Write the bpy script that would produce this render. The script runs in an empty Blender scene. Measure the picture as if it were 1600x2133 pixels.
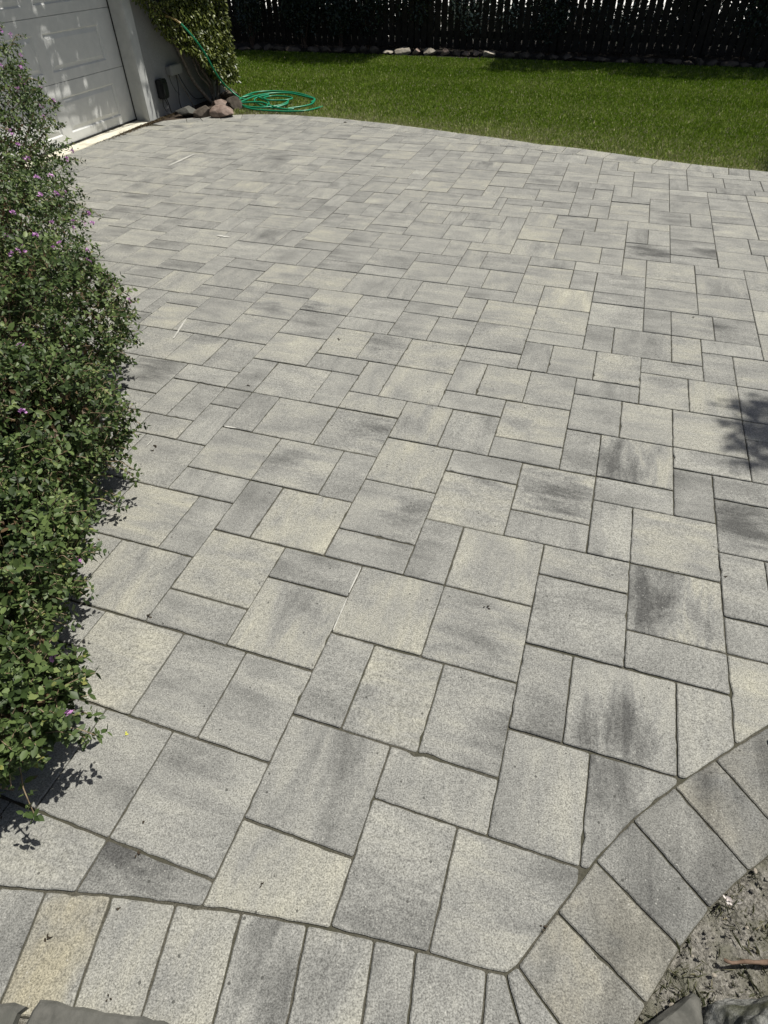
import bpy, bmesh, math, random
import numpy as np
from mathutils import Vector, Matrix

# ------------------------------------------------------------------ camera
SC = bpy.context.scene
W_, H_ = 1600.0, 2133.0
F, PITCH, ROLL, YAW, UNIT, U0, V0 = 1274.4731, 0.7611019, 0.0184313, 0.3330409, 0.0457840, -0.3185966, -0.1063066
HU = 0.0762                       # half of a six inch module
CH = HU / UNIT                    # eye height of the photographer


def cam_rows():
    fw = np.array([0, math.cos(PITCH), -math.sin(PITCH)])
    rt = np.array([1.0, 0, 0])
    dn = np.cross(fw, rt)
    c, s = math.cos(ROLL), math.sin(ROLL)
    return np.array([c * rt + s * dn, -s * rt + c * dn, fw])


RW = cam_rows()
cam = bpy.data.cameras.new('camera')
co = bpy.data.objects.new('camera', cam)
SC.collection.objects.link(co)
cam.sensor_fit = 'VERTICAL'
cam.sensor_height = 24.0
cam.lens = 24.0 * F / H_
cam.clip_start = 0.05
cam.clip_end = 500
M = Matrix(((RW[0][0], -RW[1][0], -RW[2][0], 0), (RW[0][1], -RW[1][1], -RW[2][1], 0), (RW[0][2], -RW[1][2], -RW[2][2], CH), (0, 0, 0, 1)))
co.matrix_world = M
SC.camera = co
SC.render.resolution_x, SC.render.resolution_y = 768, 1024

# ------------------------------------------------------------------ light
SUN_EL, SUN_AZ = math.radians(66), math.radians(74)     # azimuth from +y towards +x
SV = Vector((math.sin(SUN_AZ) * math.cos(SUN_EL), math.cos(SUN_AZ) * math.cos(SUN_EL), math.sin(SUN_EL)))
wd = bpy.data.worlds.new('World')
SC.world = wd
wd.use_nodes = True
nt = wd.node_tree
bg = nt.nodes['Background']
sky = nt.nodes.new('ShaderNodeTexSky')
sky.sky_type = 'NISHITA'
sky.sun_disc = False
sky.sun_elevation = SUN_EL
sky.sun_rotation = SUN_AZ
sky.ozone_density = 0.4
sky.dust_density = 2.5
nt.links.new(sky.outputs[0], bg.inputs[0])
bg.inputs[1].default_value = 0.05
sl = bpy.data.lights.new('sun', 'SUN')
sl.energy = 4.8
sl.angle = math.radians(0.53)
sl.color = (1.0, 0.965, 0.885)
so = bpy.data.objects.new('sun', sl)
SC.collection.objects.link(so)
so.rotation_euler = (-SV).to_track_quat('-Z', 'Y').to_euler()
SC.view_settings.view_transform = 'Standard'
SC.view_settings.look = 'None'
SC.view_settings.exposure = 0.10
SC.view_settings.gamma = 1.0
SC.cycles.max_bounces = 6
SC.cycles.transparent_max_bounces = 8

rnd = random.Random(7)
rg = np.random.default_rng(7)


# ------------------------------------------------------------------ helpers
def unp(x, y, z=0.0):
    w = RW.T @ np.array([(x - W_ / 2) / F, (y - H_ / 2) / F, 1.0])
    t = (z - CH) / w[2]
    return np.array([w[0] * t, w[1] * t, z])


def link(name, me, mats=None, parent=None, smooth=False):
    o = bpy.data.objects.new(name, me)
    SC.collection.objects.link(o)
    if mats is not None:
        for m in (mats if isinstance(mats, (list, tuple)) else [mats]):
            me.materials.append(m)
    if parent is not None:
        o.parent = parent
    if smooth:
        me.shade_smooth()
    return o


def pydata(name, v, f):
    me = bpy.data.meshes.new(name)
    me.from_pydata([tuple(map(float, p)) for p in v], [], f)
    me.update()
    return me


def npmesh(name, v, f):
    """v (n,3), f (m,3) triangles as numpy arrays"""
    me = bpy.data.meshes.new(name)
    me.vertices.add(len(v))
    me.vertices.foreach_set('co', np.ascontiguousarray(v, dtype=np.float32).ravel())
    k = f.shape[1]
    me.loops.add(f.size)
    me.loops.foreach_set('vertex_index', np.ascontiguousarray(f, dtype=np.int32).ravel())
    me.polygons.add(len(f))
    me.polygons.foreach_set('loop_start', np.arange(0, f.size, k, dtype=np.int32))
    me.update(calc_edges=True)
    return me


def fattr(me, name, arr):
    a = me.attributes.new(name, 'FLOAT', 'FACE')
    a.data.foreach_set('value', np.ascontiguousarray(arr, dtype=np.float32))


def vattr(me, name, arr):
    a = me.attributes.new(name, 'FLOAT_VECTOR', 'FACE')
    a.data.foreach_set('vector', np.ascontiguousarray(arr, dtype=np.float32).ravel())


def thing(name, label, cat, loc=(0, 0, 0), group=None):
    o = bpy.data.objects.new(name, None)
    SC.collection.objects.link(o)
    o.empty_display_size = 0.1
    o.location = loc
    return tag(o, label, cat, group)


def tag(o, label, cat, group=None, kind=None):
    o['label'] = label
    o['category'] = cat
    if group:
        o['group'] = group
    if kind:
        o['kind'] = kind
    return o


def structure(o):
    o['kind'] = 'structure'
    return o


class NT:
    """small node-tree helper"""
    def __init__(s, name):
        s.m = bpy.data.materials.new(name)
        s.m.use_nodes = True
        s.t = s.m.node_tree
        s.b = s.t.nodes['Principled BSDF']
        s.out = s.t.nodes['Material Output']

    def n(s, typ, **k):
        nd = s.t.nodes.new('ShaderNode' + typ)
        for a, b in k.items():
            setattr(nd, a, b)
        return nd

    def l(s, a, b):
        s.t.links.new(a, b)

    def setin(s, sock, val):
        if isinstance(val, (int, float)):
            sock.default_value = val
        elif isinstance(val, (tuple, list)):
            sock.default_value = val
        else:
            s.l(val, sock)

    def math(s, op, a, b=None, c=None, clamp=False):
        nd = s.n('Math', operation=op)
        nd.use_clamp = clamp
        s.setin(nd.inputs[0], a)
        if b is not None:
            s.setin(nd.inputs[1], b)
        if c is not None:
            s.setin(nd.inputs[2], c)
        return nd.outputs[0]

    def vmath(s, op, a, b=None, c=None):
        nd = s.n('VectorMath', operation=op)
        s.setin(nd.inputs[0], a)
        if b is not None:
            s.setin(nd.inputs[1], b)
        if c is not None:
            s.setin(nd.inputs[2], c)
        return nd.outputs[1 if op in ('DISTANCE', 'LENGTH', 'DOT_PRODUCT') else 0]

    def noise(s, vec, scale, detail=3, rough=0.55, dist=0.0):
        nd = s.n('TexNoise')
        if vec is not None:
            s.l(vec, nd.inputs['Vector'])
        nd.inputs['Scale'].default_value = scale
        nd.inputs['Detail'].default_value = detail
        nd.inputs['Roughness'].default_value = rough
        nd.inputs['Distortion'].default_value = dist
        return nd.outputs[0]

    def ramp(s, fac, pts):
        nd = s.n('ValToRGB')
        cr = nd.color_ramp
        while len(cr.elements) < len(pts):
            cr.elements.new(0.5)
        for e, (p, c) in zip(cr.elements, pts):
            e.position = p
            e.color = (*c, 1) if len(c) == 3 else c
        s.setin(nd.inputs[0], fac)
        return nd.outputs[0]

    def mix(s, fac, a, b, blend='MIX'):
        nd = s.n('Mix', data_type='RGBA', blend_type=blend)
        s.setin(nd.inputs[0], fac)
        s.setin(nd.inputs[6], a if not (isinstance(a, tuple) and len(a) == 3) else (*a, 1))
        s.setin(nd.inputs[7], b if not (isinstance(b, tuple) and len(b) == 3) else (*b, 1))
        return nd.outputs[2]

    def maprange(s, v, a, b, c=0.0, d=1.0):
        nd = s.n('MapRange')
        nd.clamp = True
        s.setin(nd.inputs[0], v)
        for i, x in enumerate((a, b, c, d)):
            nd.inputs[i + 1].default_value = x
        return nd.outputs[0]

    def bump(s, h, strength=0.3, dist=0.002):
        nd = s.n('Bump')
        nd.inputs['Strength'].default_value = strength
        nd.inputs['Distance'].default_value = dist
        s.l(h, nd.inputs['Height'])
        s.l(nd.outputs[0], s.b.inputs['Normal'])
        return nd

    def pos(s):
        return s.n('NewGeometry').outputs['Position']

    def attr(s, name):
        nd = s.n('Attribute', attribute_name=name)
        return nd

    def base(s, c, rough=0.8, spec=0.3):
        s.setin(s.b.inputs['Base Color'], (*c, 1) if isinstance(c, tuple) and len(c) == 3 else c)
        s.b.inputs['Roughness'].default_value = rough
        s.b.inputs['Specular IOR Level'].default_value = spec
        return s.m


# ------------------------------------------------------------------ materials
def mat_paver():
    t = NT('concrete_paver')
    P = t.pos()
    a_t = t.attr('tone')       # base, cream, streak direction
    a_s = t.attr('spot')       # x, y, radius
    a_r = t.attr('rnd')        # random offset, dark strength in z
    sep = t.n('SeparateXYZ'); t.l(a_t.outputs['Vector'], sep.inputs[0])
    sr = t.n('SeparateXYZ'); t.l(a_r.outputs['Vector'], sr.inputs[0])
    ss = t.n('SeparateXYZ'); t.l(a_s.outputs['Vector'], ss.inputs[0])
    off = t.n('CombineXYZ'); t.l(sr.outputs[0], off.inputs[0]); t.l(sr.outputs[1], off.inputs[1]); off.inputs[2].default_value = 0
    # rotate the coordinates to the paving direction, then squeeze them along the drag direction of each stone
    rot = t.n('VectorRotate', rotation_type='Z_AXIS'); t.l(P, rot.inputs['Vector']); rot.inputs['Angle'].default_value = YAW
    sx = t.math('MULTIPLY_ADD', sep.outputs[2], 0.75, 0.25)
    sy = t.math('MULTIPLY_ADD', sep.outputs[2], -0.75, 1.0)
    sc = t.n('CombineXYZ'); t.l(sx, sc.inputs[0]); t.l(sy, sc.inputs[1]); sc.inputs[2].default_value = 1
    v = t.vmath('MULTIPLY', rot.outputs[0], sc.outputs[0])
    v = t.vmath('ADD', v, off.outputs[0])
    n1 = t.noise(v, 12.0, 6, 0.66, 0.5)
    n2 = t.noise(t.vmath('ADD', P, off.outputs[0]), 5.0, 3, 0.55, 0.3)
    blotch = t.math('ADD', t.math('MULTIPLY', n1, 0.55), t.math('MULTIPLY', n2, 0.45))
    g1 = t.noise(P, 250, 2, 0.8)
    g2 = t.noise(P, 75, 4, 0.8)
    # dark pigment cloud
    sp = t.n('CombineXYZ'); t.l(ss.outputs[0], sp.inputs[0]); t.l(ss.outputs[1], sp.inputs[1]); sp.inputs[2].default_value = 0
    flat = t.vmath('MULTIPLY', t.vmath('SUBTRACT', P, sp.outputs[0]), (1, 1, 0))
    rot2 = t.n('VectorRotate', rotation_type='Z_AXIS'); t.l(flat, rot2.inputs['Vector']); rot2.inputs['Angle'].default_value = YAW
    s2 = t.n('CombineXYZ'); t.l(t.math('MULTIPLY_ADD', sep.outputs[2], 0.3, 0.85), s2.inputs[0]); t.l(t.math('MULTIPLY_ADD', sep.outputs[2], -0.3, 1.15), s2.inputs[1])
    d = t.vmath('LENGTH', t.vmath('MULTIPLY', rot2.outputs[0], s2.outputs[0]))
    d = t.math('DIVIDE', d, ss.outputs[2])
    d = t.math('ADD', d, t.math('MULTIPLY', t.math('SUBTRACT', t.math('ADD', t.math('MULTIPLY', n1, .82), t.math('MULTIPLY', g2, .18)), 0.5), 4.0))
    cloud = t.maprange(d, 0.1, 1.6, 1.0, 0.0)
    cloud = t.math('MULTIPLY', cloud, sr.outputs[2])
    f = t.math('ADD', t.math('MULTIPLY', t.math('SUBTRACT', blotch, 0.5), 1.45), sep.outputs[0])
    f = t.math('SUBTRACT', f, t.math('MULTIPLY', cloud, 0.40))
    grey = t.ramp(f, [(0.0, (0.088, 0.088, 0.084)), (0.28, (0.174, 0.174, 0.163)), (0.5, (0.250, 0.249, 0.231)), (0.75, (0.328, 0.325, 0.293)), (1.0, (0.46, 0.455, 0.40))])
    cream = t.math('MULTIPLY', t.maprange(f, 0.42, 0.8), sep.outputs[1], clamp=True)
    col = t.mix(cream, grey, (1.0, 0.98, 0.905, 1), 'MULTIPLY')
    warm = t.math('MULTIPLY', t.math('SUBTRACT', sep.outputs[1], 1.0), 1.0, clamp=True)
    warm = t.math('MULTIPLY', warm, t.maprange(n2, .35, .6))
    col = t.mix(warm, col, (1.0, 0.945, 0.83, 1), 'MULTIPLY')
    # grain
    gr = t.math('ADD', t.math('MULTIPLY', g1, 0.7), t.math('MULTIPLY', g2, 0.3))
    k = t.maprange(gr, 0.37, 0.63, 0.47, 1.53)
    kk = t.n('CombineXYZ'); [t.l(k, kk.inputs[i]) for i in range(3)]
    col = t.mix(1.0, col, kk.outputs[0], 'MULTIPLY')
    # pale grains
    vo = t.n('TexVoronoi'); t.l(P, vo.inputs['Vector']); vo.inputs['Scale'].default_value = 150
    wn = t.n('TexWhiteNoise', noise_dimensions='3D'); t.l(vo.outputs['Position'], wn.inputs['Vector'])
    g = t.math('MULTIPLY', t.math('GREATER_THAN', wn.outputs[0], 0.965), t.math('LESS_THAN', vo.outputs['Distance'], 0.27))
    col = t.mix(t.math('MULTIPLY', g, 0.38), col, (0.62, 0.61, 0.56, 1))
    # dark pits
    vo2 = t.n('TexVoronoi'); t.l(P, vo2.inputs['Vector']); vo2.inputs['Scale'].default_value = 55
    wn2 = t.n('TexWhiteNoise', noise_dimensions='3D'); t.l(vo2.outputs['Position'], wn2.inputs['Vector'])
    g3 = t.math('MULTIPLY', t.math('GREATER_THAN', wn2.outputs[0], 0.965), t.math('LESS_THAN', vo2.outputs['Distance'], 0.20))
    col = t.mix(t.math('MULTIPLY', g3, 0.75), col, (0.05, 0.05, 0.045, 1))
    # lime scuffs, rare
    sv = t.vmath('MULTIPLY', v, (3.0, 1.0, 1.0))
    sf = t.maprange(t.noise(sv, 12, 5, 0.7, 1.2), 0.70, 0.80)
    col = t.mix(t.math('MULTIPLY', sf, 0.5), col, (0.60, 0.60, 0.57, 1))
    t.bump(t.math('ADD', g1, t.math('MULTIPLY', g2, 0.8)), 0.55, 0.0016)
    return t.base(col, 0.88, 0.25)


def mat_noise(name, c1, c2, scale=30, rough=0.9, bump=0.4, bdist=0.004, detail=5, lo=0.35, hi=0.65, spec=0.2, c3=None, scale2=6):
    t = NT(name)
    P = t.n('TexCoord').outputs['Object']
    n = t.noise(P, scale, detail, 0.65)
    col = t.mix(t.maprange(n, lo, hi), c1, c2)
    if c3 is not None:
        col = t.mix(t.maprange(t.noise(P, scale2, 3, 0.6), 0.45, 0.65), col, c3)
    t.bump(n, bump, bdist)
    return t.base(col, rough, spec)


def mat_leaf(name, dark, light, rough=0.45, spec=0.4, trans=0.28, yellow=None):
    t = NT(name)
    v = t.attr('var').outputs['Fac']
    col = t.mix(v, dark, light)
    if yellow is not None:
        col = t.mix(t.maprange(v, 0.90, 0.97), col, yellow)
    t.base(col, rough, spec)
    tr = t.n('BsdfTranslucent')
    t.l(t.mix(0.5, col, (0.5, 0.75, 0.10, 1), 'MULTIPLY') if False else col, tr.inputs[0])
    mx = t.n('MixShader')
    mx.inputs[0].default_value = trans
    t.l(t.b.outputs[0], mx.inputs[1]); t.l(tr.outputs[0], mx.inputs[2])
    t.l(mx.outputs[0], t.out.inputs[0])
    return t.m


def mat_plain(name, c, rough=0.5, spec=0.4):
    t = NT(name)
    P = t.n('TexCoord').outputs['Object']
    col = t.mix(t.maprange(t.noise(P, 14, 4, 0.6), 0.3, 0.7), tuple(x * 0.88 for x in c), c)
    return t.base(col, rough, spec)


M_PAV = mat_paver()
M_JOINT = mat_noise('joint_sand', (0.045, 0.043, 0.034), (0.115, 0.108, 0.085), 240, bump=0.8, bdist=0.003, c3=(0.062, 0.060, 0.042), scale2=7)
M_SOIL = mat_noise('dry_soil', (0.13, 0.122, 0.105), (0.42, 0.40, 0.355), 120, bump=1.0, bdist=0.012, detail=8, lo=.38, hi=.66, c3=(0.19, 0.185, 0.145), scale2=13)
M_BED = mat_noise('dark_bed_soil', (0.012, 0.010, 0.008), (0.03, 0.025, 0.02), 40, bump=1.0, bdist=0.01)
M_TURF = mat_noise('turf_soil', (0.075, 0.090, 0.024), (0.12, 0.130, 0.045), 25, bump=0.6)
M_GROUND = mat_noise('far_ground', (0.03, 0.028, 0.022), (0.05, 0.045, 0.036), 2)
M_STREET = mat_noise('pale_concrete', (0.78, 0.77, 0.74), (0.84, 0.83, 0.80), 3)

# ------------------------------------------------------------------ wall frame
WD = np.array([0.3150, 0.9491, 0.0]); WD /= np.linalg.norm(WD)     # along the garage wall, away from the camera
WN = np.array([WD[1], -WD[0], 0.0])                               # out of the wall
PD = unp(285, 251)                                                # foot of the door's far edge
PW = PD + WN * 0.204                                              # same station on the outer wall face


def wp(s, n, z):
    """point in the wall frame, n measured from the outer wall face"""
    return PW + WD * s + WN * n + np.array([0, 0, z])


# ------------------------------------------------------------------ paving
RECTS = """L-41,46 w-41,50 w-39,44 w-37,46 L-37,48 s-35,38 L-35,42 s-33,46 L-33,50 L-31,32 w-31,42 L-31,44 w-31,48 L-29,28 w-29,36 L-29,38 L-29,50 q-27,32 s-27,42 L-27,46 w-27,54 s-25,26 w-25,30 L-25,36 L-25,40 w-25,44 s-25,50 q-24,32 L-23,20 L-23,46 w-23,50 L-23,52 L-21,16 s-21,30 L-21,34 L-21,38 L-21,42 L-19,12 w-19,20 L-19,22 s-19,26 L-19,30 L-19,52 L-17,8 s-17,16 L-17,26 w-17,34 q-17,36 w-17,40 L-17,42 w-15,12 L-15,14 s-15,18 L-15,22 s-15,30 q-14,4 q-14,36 q-13,8 L-13,18 L-13,26 w-13,30 s-13,32 q-13,40 w-13,44 L-13,46 L-11,4 L-11,12 w-11,16 s-11,22 L-11,32 L-11,36 q-11,50 s-11,54 w-11,58 q-10,8 q-10,40 w-9,18 L-9,20 L-9,24 q-9,28 s-9,44 w-9,48 L-9,54 q-8,50 L-7,6 s-7,10 L-7,14 w-7,32 s-7,34 w-7,38 L-7,40 L-7,44 L-7,58 q-6,28 q-5,10 s-5,18 L-5,22 w-5,26 q-5,34 s-5,48 L-3,14 L-3,18 w-3,28 L-3,30 s-3,38 w-3,42 L-3,44 L-3,48 L-3,58 q-2,10 q-2,34 w-1,22 L-1,24 q-1,38 s-1,52 w-1,56 L-1,62 s1,12 s1,28 q1,32 w1,36 s1,42 L1,52 s1,58 q2,38 L3,12 s3,22 w3,26 L3,28 L3,42 s3,56 L3,60 q4,32 w5,16 L5,18 L5,22 q5,36 w5,40 s5,46 L5,56 s7,26 w7,30 L7,32 s7,42 q7,46 w7,60 L7,62 q8,36 s9,40 w9,44 L9,50 L9,54 w9,58 q10,46 s-41,42 L-7,2 q-3,4 L0,4 L-11,0 L-15,0"""
DIM = {'L': (4, 4), 'q': (3, 4), 's': (2, 4), 'w': (4, 2)}
CY, SY = math.cos(YAW), math.sin(YAW)


def g_of(u, v):
    gu, gv = (u + U0) * HU, (v + V0) * HU
    return np.array([gu * CY + gv * SY, -gu * SY + gv * CY])


def uv_of(p):
    return np.array([(p[0] * CY - p[1] * SY) / HU - U0, (p[0] * SY + p[1] * CY) / HU - V0])


def px2(l):
    return [unp(x, y)[:2] for x, y in l]


def smooth_line(pts, step=0.05):
    """Catmull-Rom through the points"""
    P = [np.array(p, float) for p in pts]
    P = [2 * P[0] - P[1]] + P + [2 * P[-1] - P[-2]]
    out = []
    for i in range(1, len(P) - 2):
        n = max(2, int(np.linalg.norm(P[i + 1] - P[i]) / step))
        for k in range(n):
            t = k / n
            out.append(0.5 * ((2 * P[i]) + (-P[i - 1] + P[i + 1]) * t + (2 * P[i - 1] - 5 * P[i] + 4 * P[i + 1] - P[i + 2]) * t * t + (-P[i - 1] + 3 * P[i] - 3 * P[i + 1] + P[i + 2]) * t ** 3))
    out.append(P[-2])
    return out


NEAR_IN = px2([(-90, 1840), (0, 1847), (95, 1856), (232, 1866), (366, 1883), (503, 1900), (640, 1926), (780, 1957), (867, 1979), (1014, 2021), (1054, 2029)])
RIGHT_IN = px2([(1054, 2029), (1078, 2011), (1160, 1899), (1240, 1792), (1318, 1708), (1405, 1638), (1490, 1582)])
RIGHT_EXT = [np.array(p) for p in [(1.085, 0.83), (1.24, 0.895), (1.40, 0.94), (1.56, 0.975), (1.9, 1.03), (2.6, 1.1), (4.2, 1.2)]]
FAR_OUT = px2([(318, 258), (350, 250), (395, 246), (440, 242), (520, 238), (600, 239), (700, 246), (830, 260), (950, 276), (1057, 290), (1130, 301), (1200, 308), (1300, 322), (1400, 336), (1500, 348), (1600, 357)]) + [np.array((4.4, 5.72)), np.array((5.6, 5.0))]
FAR_OUT_S = smooth_line(FAR_OUT, 0.04)


def offset_line(pl, d):
    out = []
    for i in range(len(pl)):
        a = pl[max(0, i - 1)]; b = pl[min(len(pl) - 1, i + 1)]
        t = b - a; t = t / (np.linalg.norm(t) + 1e-9)
        out.append(pl[i] + np.array([t[1], -t[0]]) * d)
    return out


BDW = 0.232
FAR_IN_S = offset_line(FAR_OUT_S, BDW)          # to the right of travel = towards the camera
LEFT_EDGE = [wp(-0.25, 0.012, 0)[:2], wp(-7.4, 0.012, 0)[:2], np.array([-3.3, 0.6]), NEAR_IN[0] + np.array([-0.9, 0.02])]
FIELD = NEAR_IN + RIGHT_IN[1:] + RIGHT_EXT + [np.array((6.2, 1.4)), np.array((6.2, 4.55))] + FAR_IN_S[::-1] + LEFT_EDGE


def clip(sub, win):
    """Sutherland-Hodgman of polygon sub against the convex ccw window win"""
    out = sub
    for i in range(len(win)):
        a, b = win[i], win[(i + 1) % len(win)]
        e = b - a
        res = []
        for j in range(len(out)):
            p, q = out[j - 1], out[j]
            sp = e[0] * (p[1] - a[1]) - e[1] * (p[0] - a[0])
            sq = e[0] * (q[1] - a[1]) - e[1] * (q[0] - a[0])
            if (sp >= 0) != (sq >= 0):
                res.append(p + (q - p) * (sp / (sp - sq)))
            if sq >= 0:
                res.append(q)
        out = res
        if not out:
            return []
    return out


def area(p):
    return 0.5 * sum(p[i - 1][0] * p[i][1] - p[i][0] * p[i - 1][1] for i in range(len(p)))


def clean(p, eps=0.003):
    out = []
    for q in p:
        if not out or np.linalg.norm(q - out[-1]) > eps:
            out.append(q)
    if len(out) > 2 and np.linalg.norm(out[0] - out[-1]) < eps:
        out.pop()
    # drop collinear points
    res = []
    for i in range(len(out)):
        a, b, c = out[i - 1], out[i], out[(i + 1) % len(out)]
        x = (b[0] - a[0]) * (c[1] - b[1]) - (b[1] - a[1]) * (c[0] - b[0])
        if abs(x) > 1e-7:
            res.append(b)
    return res


def inset(p, d):
    out = []
    n = len(p)
    for i in range(n):
        a, b, c = p[i - 1], p[i], p[(i + 1) % n]
        e1 = (b - a) / (np.linalg.norm(b - a) + 1e-9); e2 = (c - b) / (np.linalg.norm(c - b) + 1e-9)
        n1 = np.array([-e1[1], e1[0]]); n2 = np.array([-e2[1], e2[0]])
        m = n1 + n2
        k = m @ m
        m = m * (2 / k) if k > 0.3 else m / (math.sqrt(k) + 1e-9)
        out.append(b + m * d)
    return out


def inset_e(p, ds):
    """offset every edge inwards by its own distance"""
    out = []
    n = len(p)
    for i in range(n):
        a, b, c = p[i - 1], p[i], p[(i + 1) % n]
        e1 = (b - a) / (np.linalg.norm(b - a) + 1e-9); e2 = (c - b) / (np.linalg.norm(c - b) + 1e-9)
        n1 = np.array([-e1[1], e1[0]]); n2 = np.array([-e2[1], e2[0]])
        d1, d2 = ds[i - 1], ds[i]
        cr = e1[0] * e2[1] - e1[1] * e2[0]
        if abs(cr) < 0.25:
            out.append(b + n1 * d1)
        else:
            q1 = b + n1 * d1; q2 = b + n2 * d2
            t = ((q2 - q1)[0] * e2[1] - (q2 - q1)[1] * e2[0]) / cr
            out.append(q1 + e1 * t)
    return out


class Pavers:
    def __init__(s):
        s.v = []; s.f = []; s.tone = []; s.spot = []; s.rnd = []; s.n = 0

    def add(s, poly, tone, spot, rn, z=0.0, gap=0.0028, bev=0.0030, aniso=False):
        poly = clean(poly)
        if len(poly) < 3 or area(poly) < 0.0012:
            return
        if aniso:
            ds = []
            for i in range(len(poly)):
                e = poly[(i + 1) % len(poly)] - poly[i]; e = e / (np.linalg.norm(e) + 1e-9)
                along = abs(e[0] * CY - e[1] * SY)
                ds.append((0.0031 if along > .7 else 0.0016) + abs(rnd.gauss(0, .0007)))
            p = inset_e(poly, ds)
        else:
            p = inset(poly, gap)
        # break the edges so that they are not ruler-straight
        q = []
        c0 = sum(p) / len(p)
        near = np.linalg.norm(c0) < 3.6
        for i in range(len(p)):
            a, b = p[i], p[(i + 1) % len(p)]
            L = np.linalg.norm(b - a)
            n = max(1, int(L / 0.022)) if near else 1
            e = (b - a) / (L + 1e-9); nn = np.array([-e[1], e[0]])
            for k in range(n):
                t = k / n
                j = 0 if k == 0 else rnd.gauss(0, 0.0007)
                r = a + (b - a) * t + nn * (j + (abs(rnd.gauss(0, 0.0025)) if k and rnd.random() < 0.07 else 0))
                if k == 0:      # slightly rounded corner
                    pa = p[i - 1]; ea = (pa - a) / (np.linalg.norm(pa - a) + 1e-9)
                    if near:
                        q.append(a + ea * 0.0035); q.append(a + e * 0.0035)
                    else:
                        q.append(a)
                else:
                    q.append(r)
        q2 = [x + (c0 - x) / (np.linalg.norm(c0 - x) + 1e-9) * 0 for x in q]
        top = inset(q2, bev) if len(q2) > 4 else inset(q2, bev)
        n = len(q)
        b0 = len(s.v)
        tx, ty = rnd.gauss(0, 0.0026), rnd.gauss(0, 0.0026)
        def zz(x, d):
            return z + d + (x[0] - c0[0]) * tx + (x[1] - c0[1]) * ty
        for x in q: s.v.append((x[0], x[1], -0.04))
        for x in q: s.v.append((x[0], x[1], zz(x, -bev * 0.8)))
        for x in top: s.v.append((x[0], x[1], zz(x, 0)))
        fs = []
        for i in range(n):
            j = (i + 1) % n
            fs.append((b0 + i, b0 + j, b0 + n + j, b0 + n + i))
            fs.append((b0 + n + i, b0 + n + j, b0 + 2 * n + j, b0 + 2 * n + i))
        fs.append(tuple(range(b0 + 2 * n, b0 + 3 * n)))
        s.f += fs
        for _ in fs:
            s.tone.append(tone); s.spot.append(spot); s.rnd.append(rn)
        s.n += 1

    def build(s, name):
        me = pydata(name, s.v, s.f)
        vattr(me, 'tone', s.tone); vattr(me, 'spot', s.spot); vattr(me, 'rnd', s.rnd)
        return structure(link(name, me, M_PAV))


occ = {}
rects = []
for w in RECTS.split():
    d = DIM[w[0]]; u, v = map(int, w[1:].split(','))
    rects.append((u, v, *d))
for w in 'q4,8 s7,12 L9,14 w9,18 s9,20 L9,24 w9,28 L11,30 w11,34 L11,36 L11,40 L13,44 L13,48 L13,52 L13,56 L-19,88 L-15,88 s-21,88 s-9,90 L-7,90 L-13,84 w-13,82 L-13,78 L-17,84 L-17,80 L-17,76 w-17,74 w-9,88 w-9,84 L-5,86 L-5,82 s-5,78 L-9,80 w-9,78 L-21,84 w-21,82 L-7,74 w-11,76 s-13,74 L-19,70 L-15,70 L1,88 L3,84 w3,82 w-1,86 L1,72 s5,74 w7,78 L7,74 L9,84 w13,86 w12,82 L11,76 w11,74 L5,90 w5,88 w7,80 s1,78 w1,76 w-3,74 s-1,70 L-31,78 L-35,74 w-38,84 L-27,78 w-29,84 w-29,82 w-25,86 L-29,86 s-31,86 L-39,86 L-44,80'.split():
    d = DIM[w[0]]; u, v = map(int, w[1:].split(','))
    if not any(a < u + d[0] and u < a + c and b < v + d[1] and v < b + e for a, b, c, e in rects):
        rects.append((u, v, *d))
for (u, v, du, dv) in rects:
    for i in range(du):
        for j in range(dv):
            occ[(u + i, v + j)] = (u, v)
fp = [uv_of(p) for p in FIELD]
umin, umax = int(min(p[0] for p in fp)) - 3, int(max(p[0] for p in fp)) + 3
vmin, vmax = int(min(p[1] for p in fp)) - 3, int(max(p[1] for p in fp)) + 3
vmin -= vmin % 2
rl = random.Random(31)


def free(u, v, du, dv):
    return all((u + i, v + j) not in occ for i in range(du) for j in range(dv))


for v in range(vmin, vmax, 2):
    u = umin
    while u < umax:
        if (u, v) in occ:
            u += 1
            continue
        g = 0
        while g < 14 and (u + g, v) not in occ:
            g += 1
        opts = []
        for c, wgt in (('L', 4.4), ('q', 1.9), ('s', 1.2), ('w', 1.9)):
            du, dv = DIM[c]
            if du <= g and g - du != 1 and free(u, v, du, dv):
                k_ = occ.get((u + du, v - 1)) != occ.get((u + du - 1, v - 1))
                opts.append((du, dv, wgt * (.25 if k_ else 1)))
        if opts:
            du, dv, _ = rl.choices(opts, [o[2] for o in opts])[0]
        else:
            h2 = 4 if all(free(u, v + 2, k + 1, 2) for k in [0]) and g <= 3 and free(u, v, min(g, 4), 4) else 2
            du, dv = min(g, 4), h2
            if g == 5: du = 3
        for i in range(du):
            for j in range(dv):
                occ[(u + i, v + j)] = (u, v)
        rects.append((u, v, du, dv))
        u += du

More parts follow.
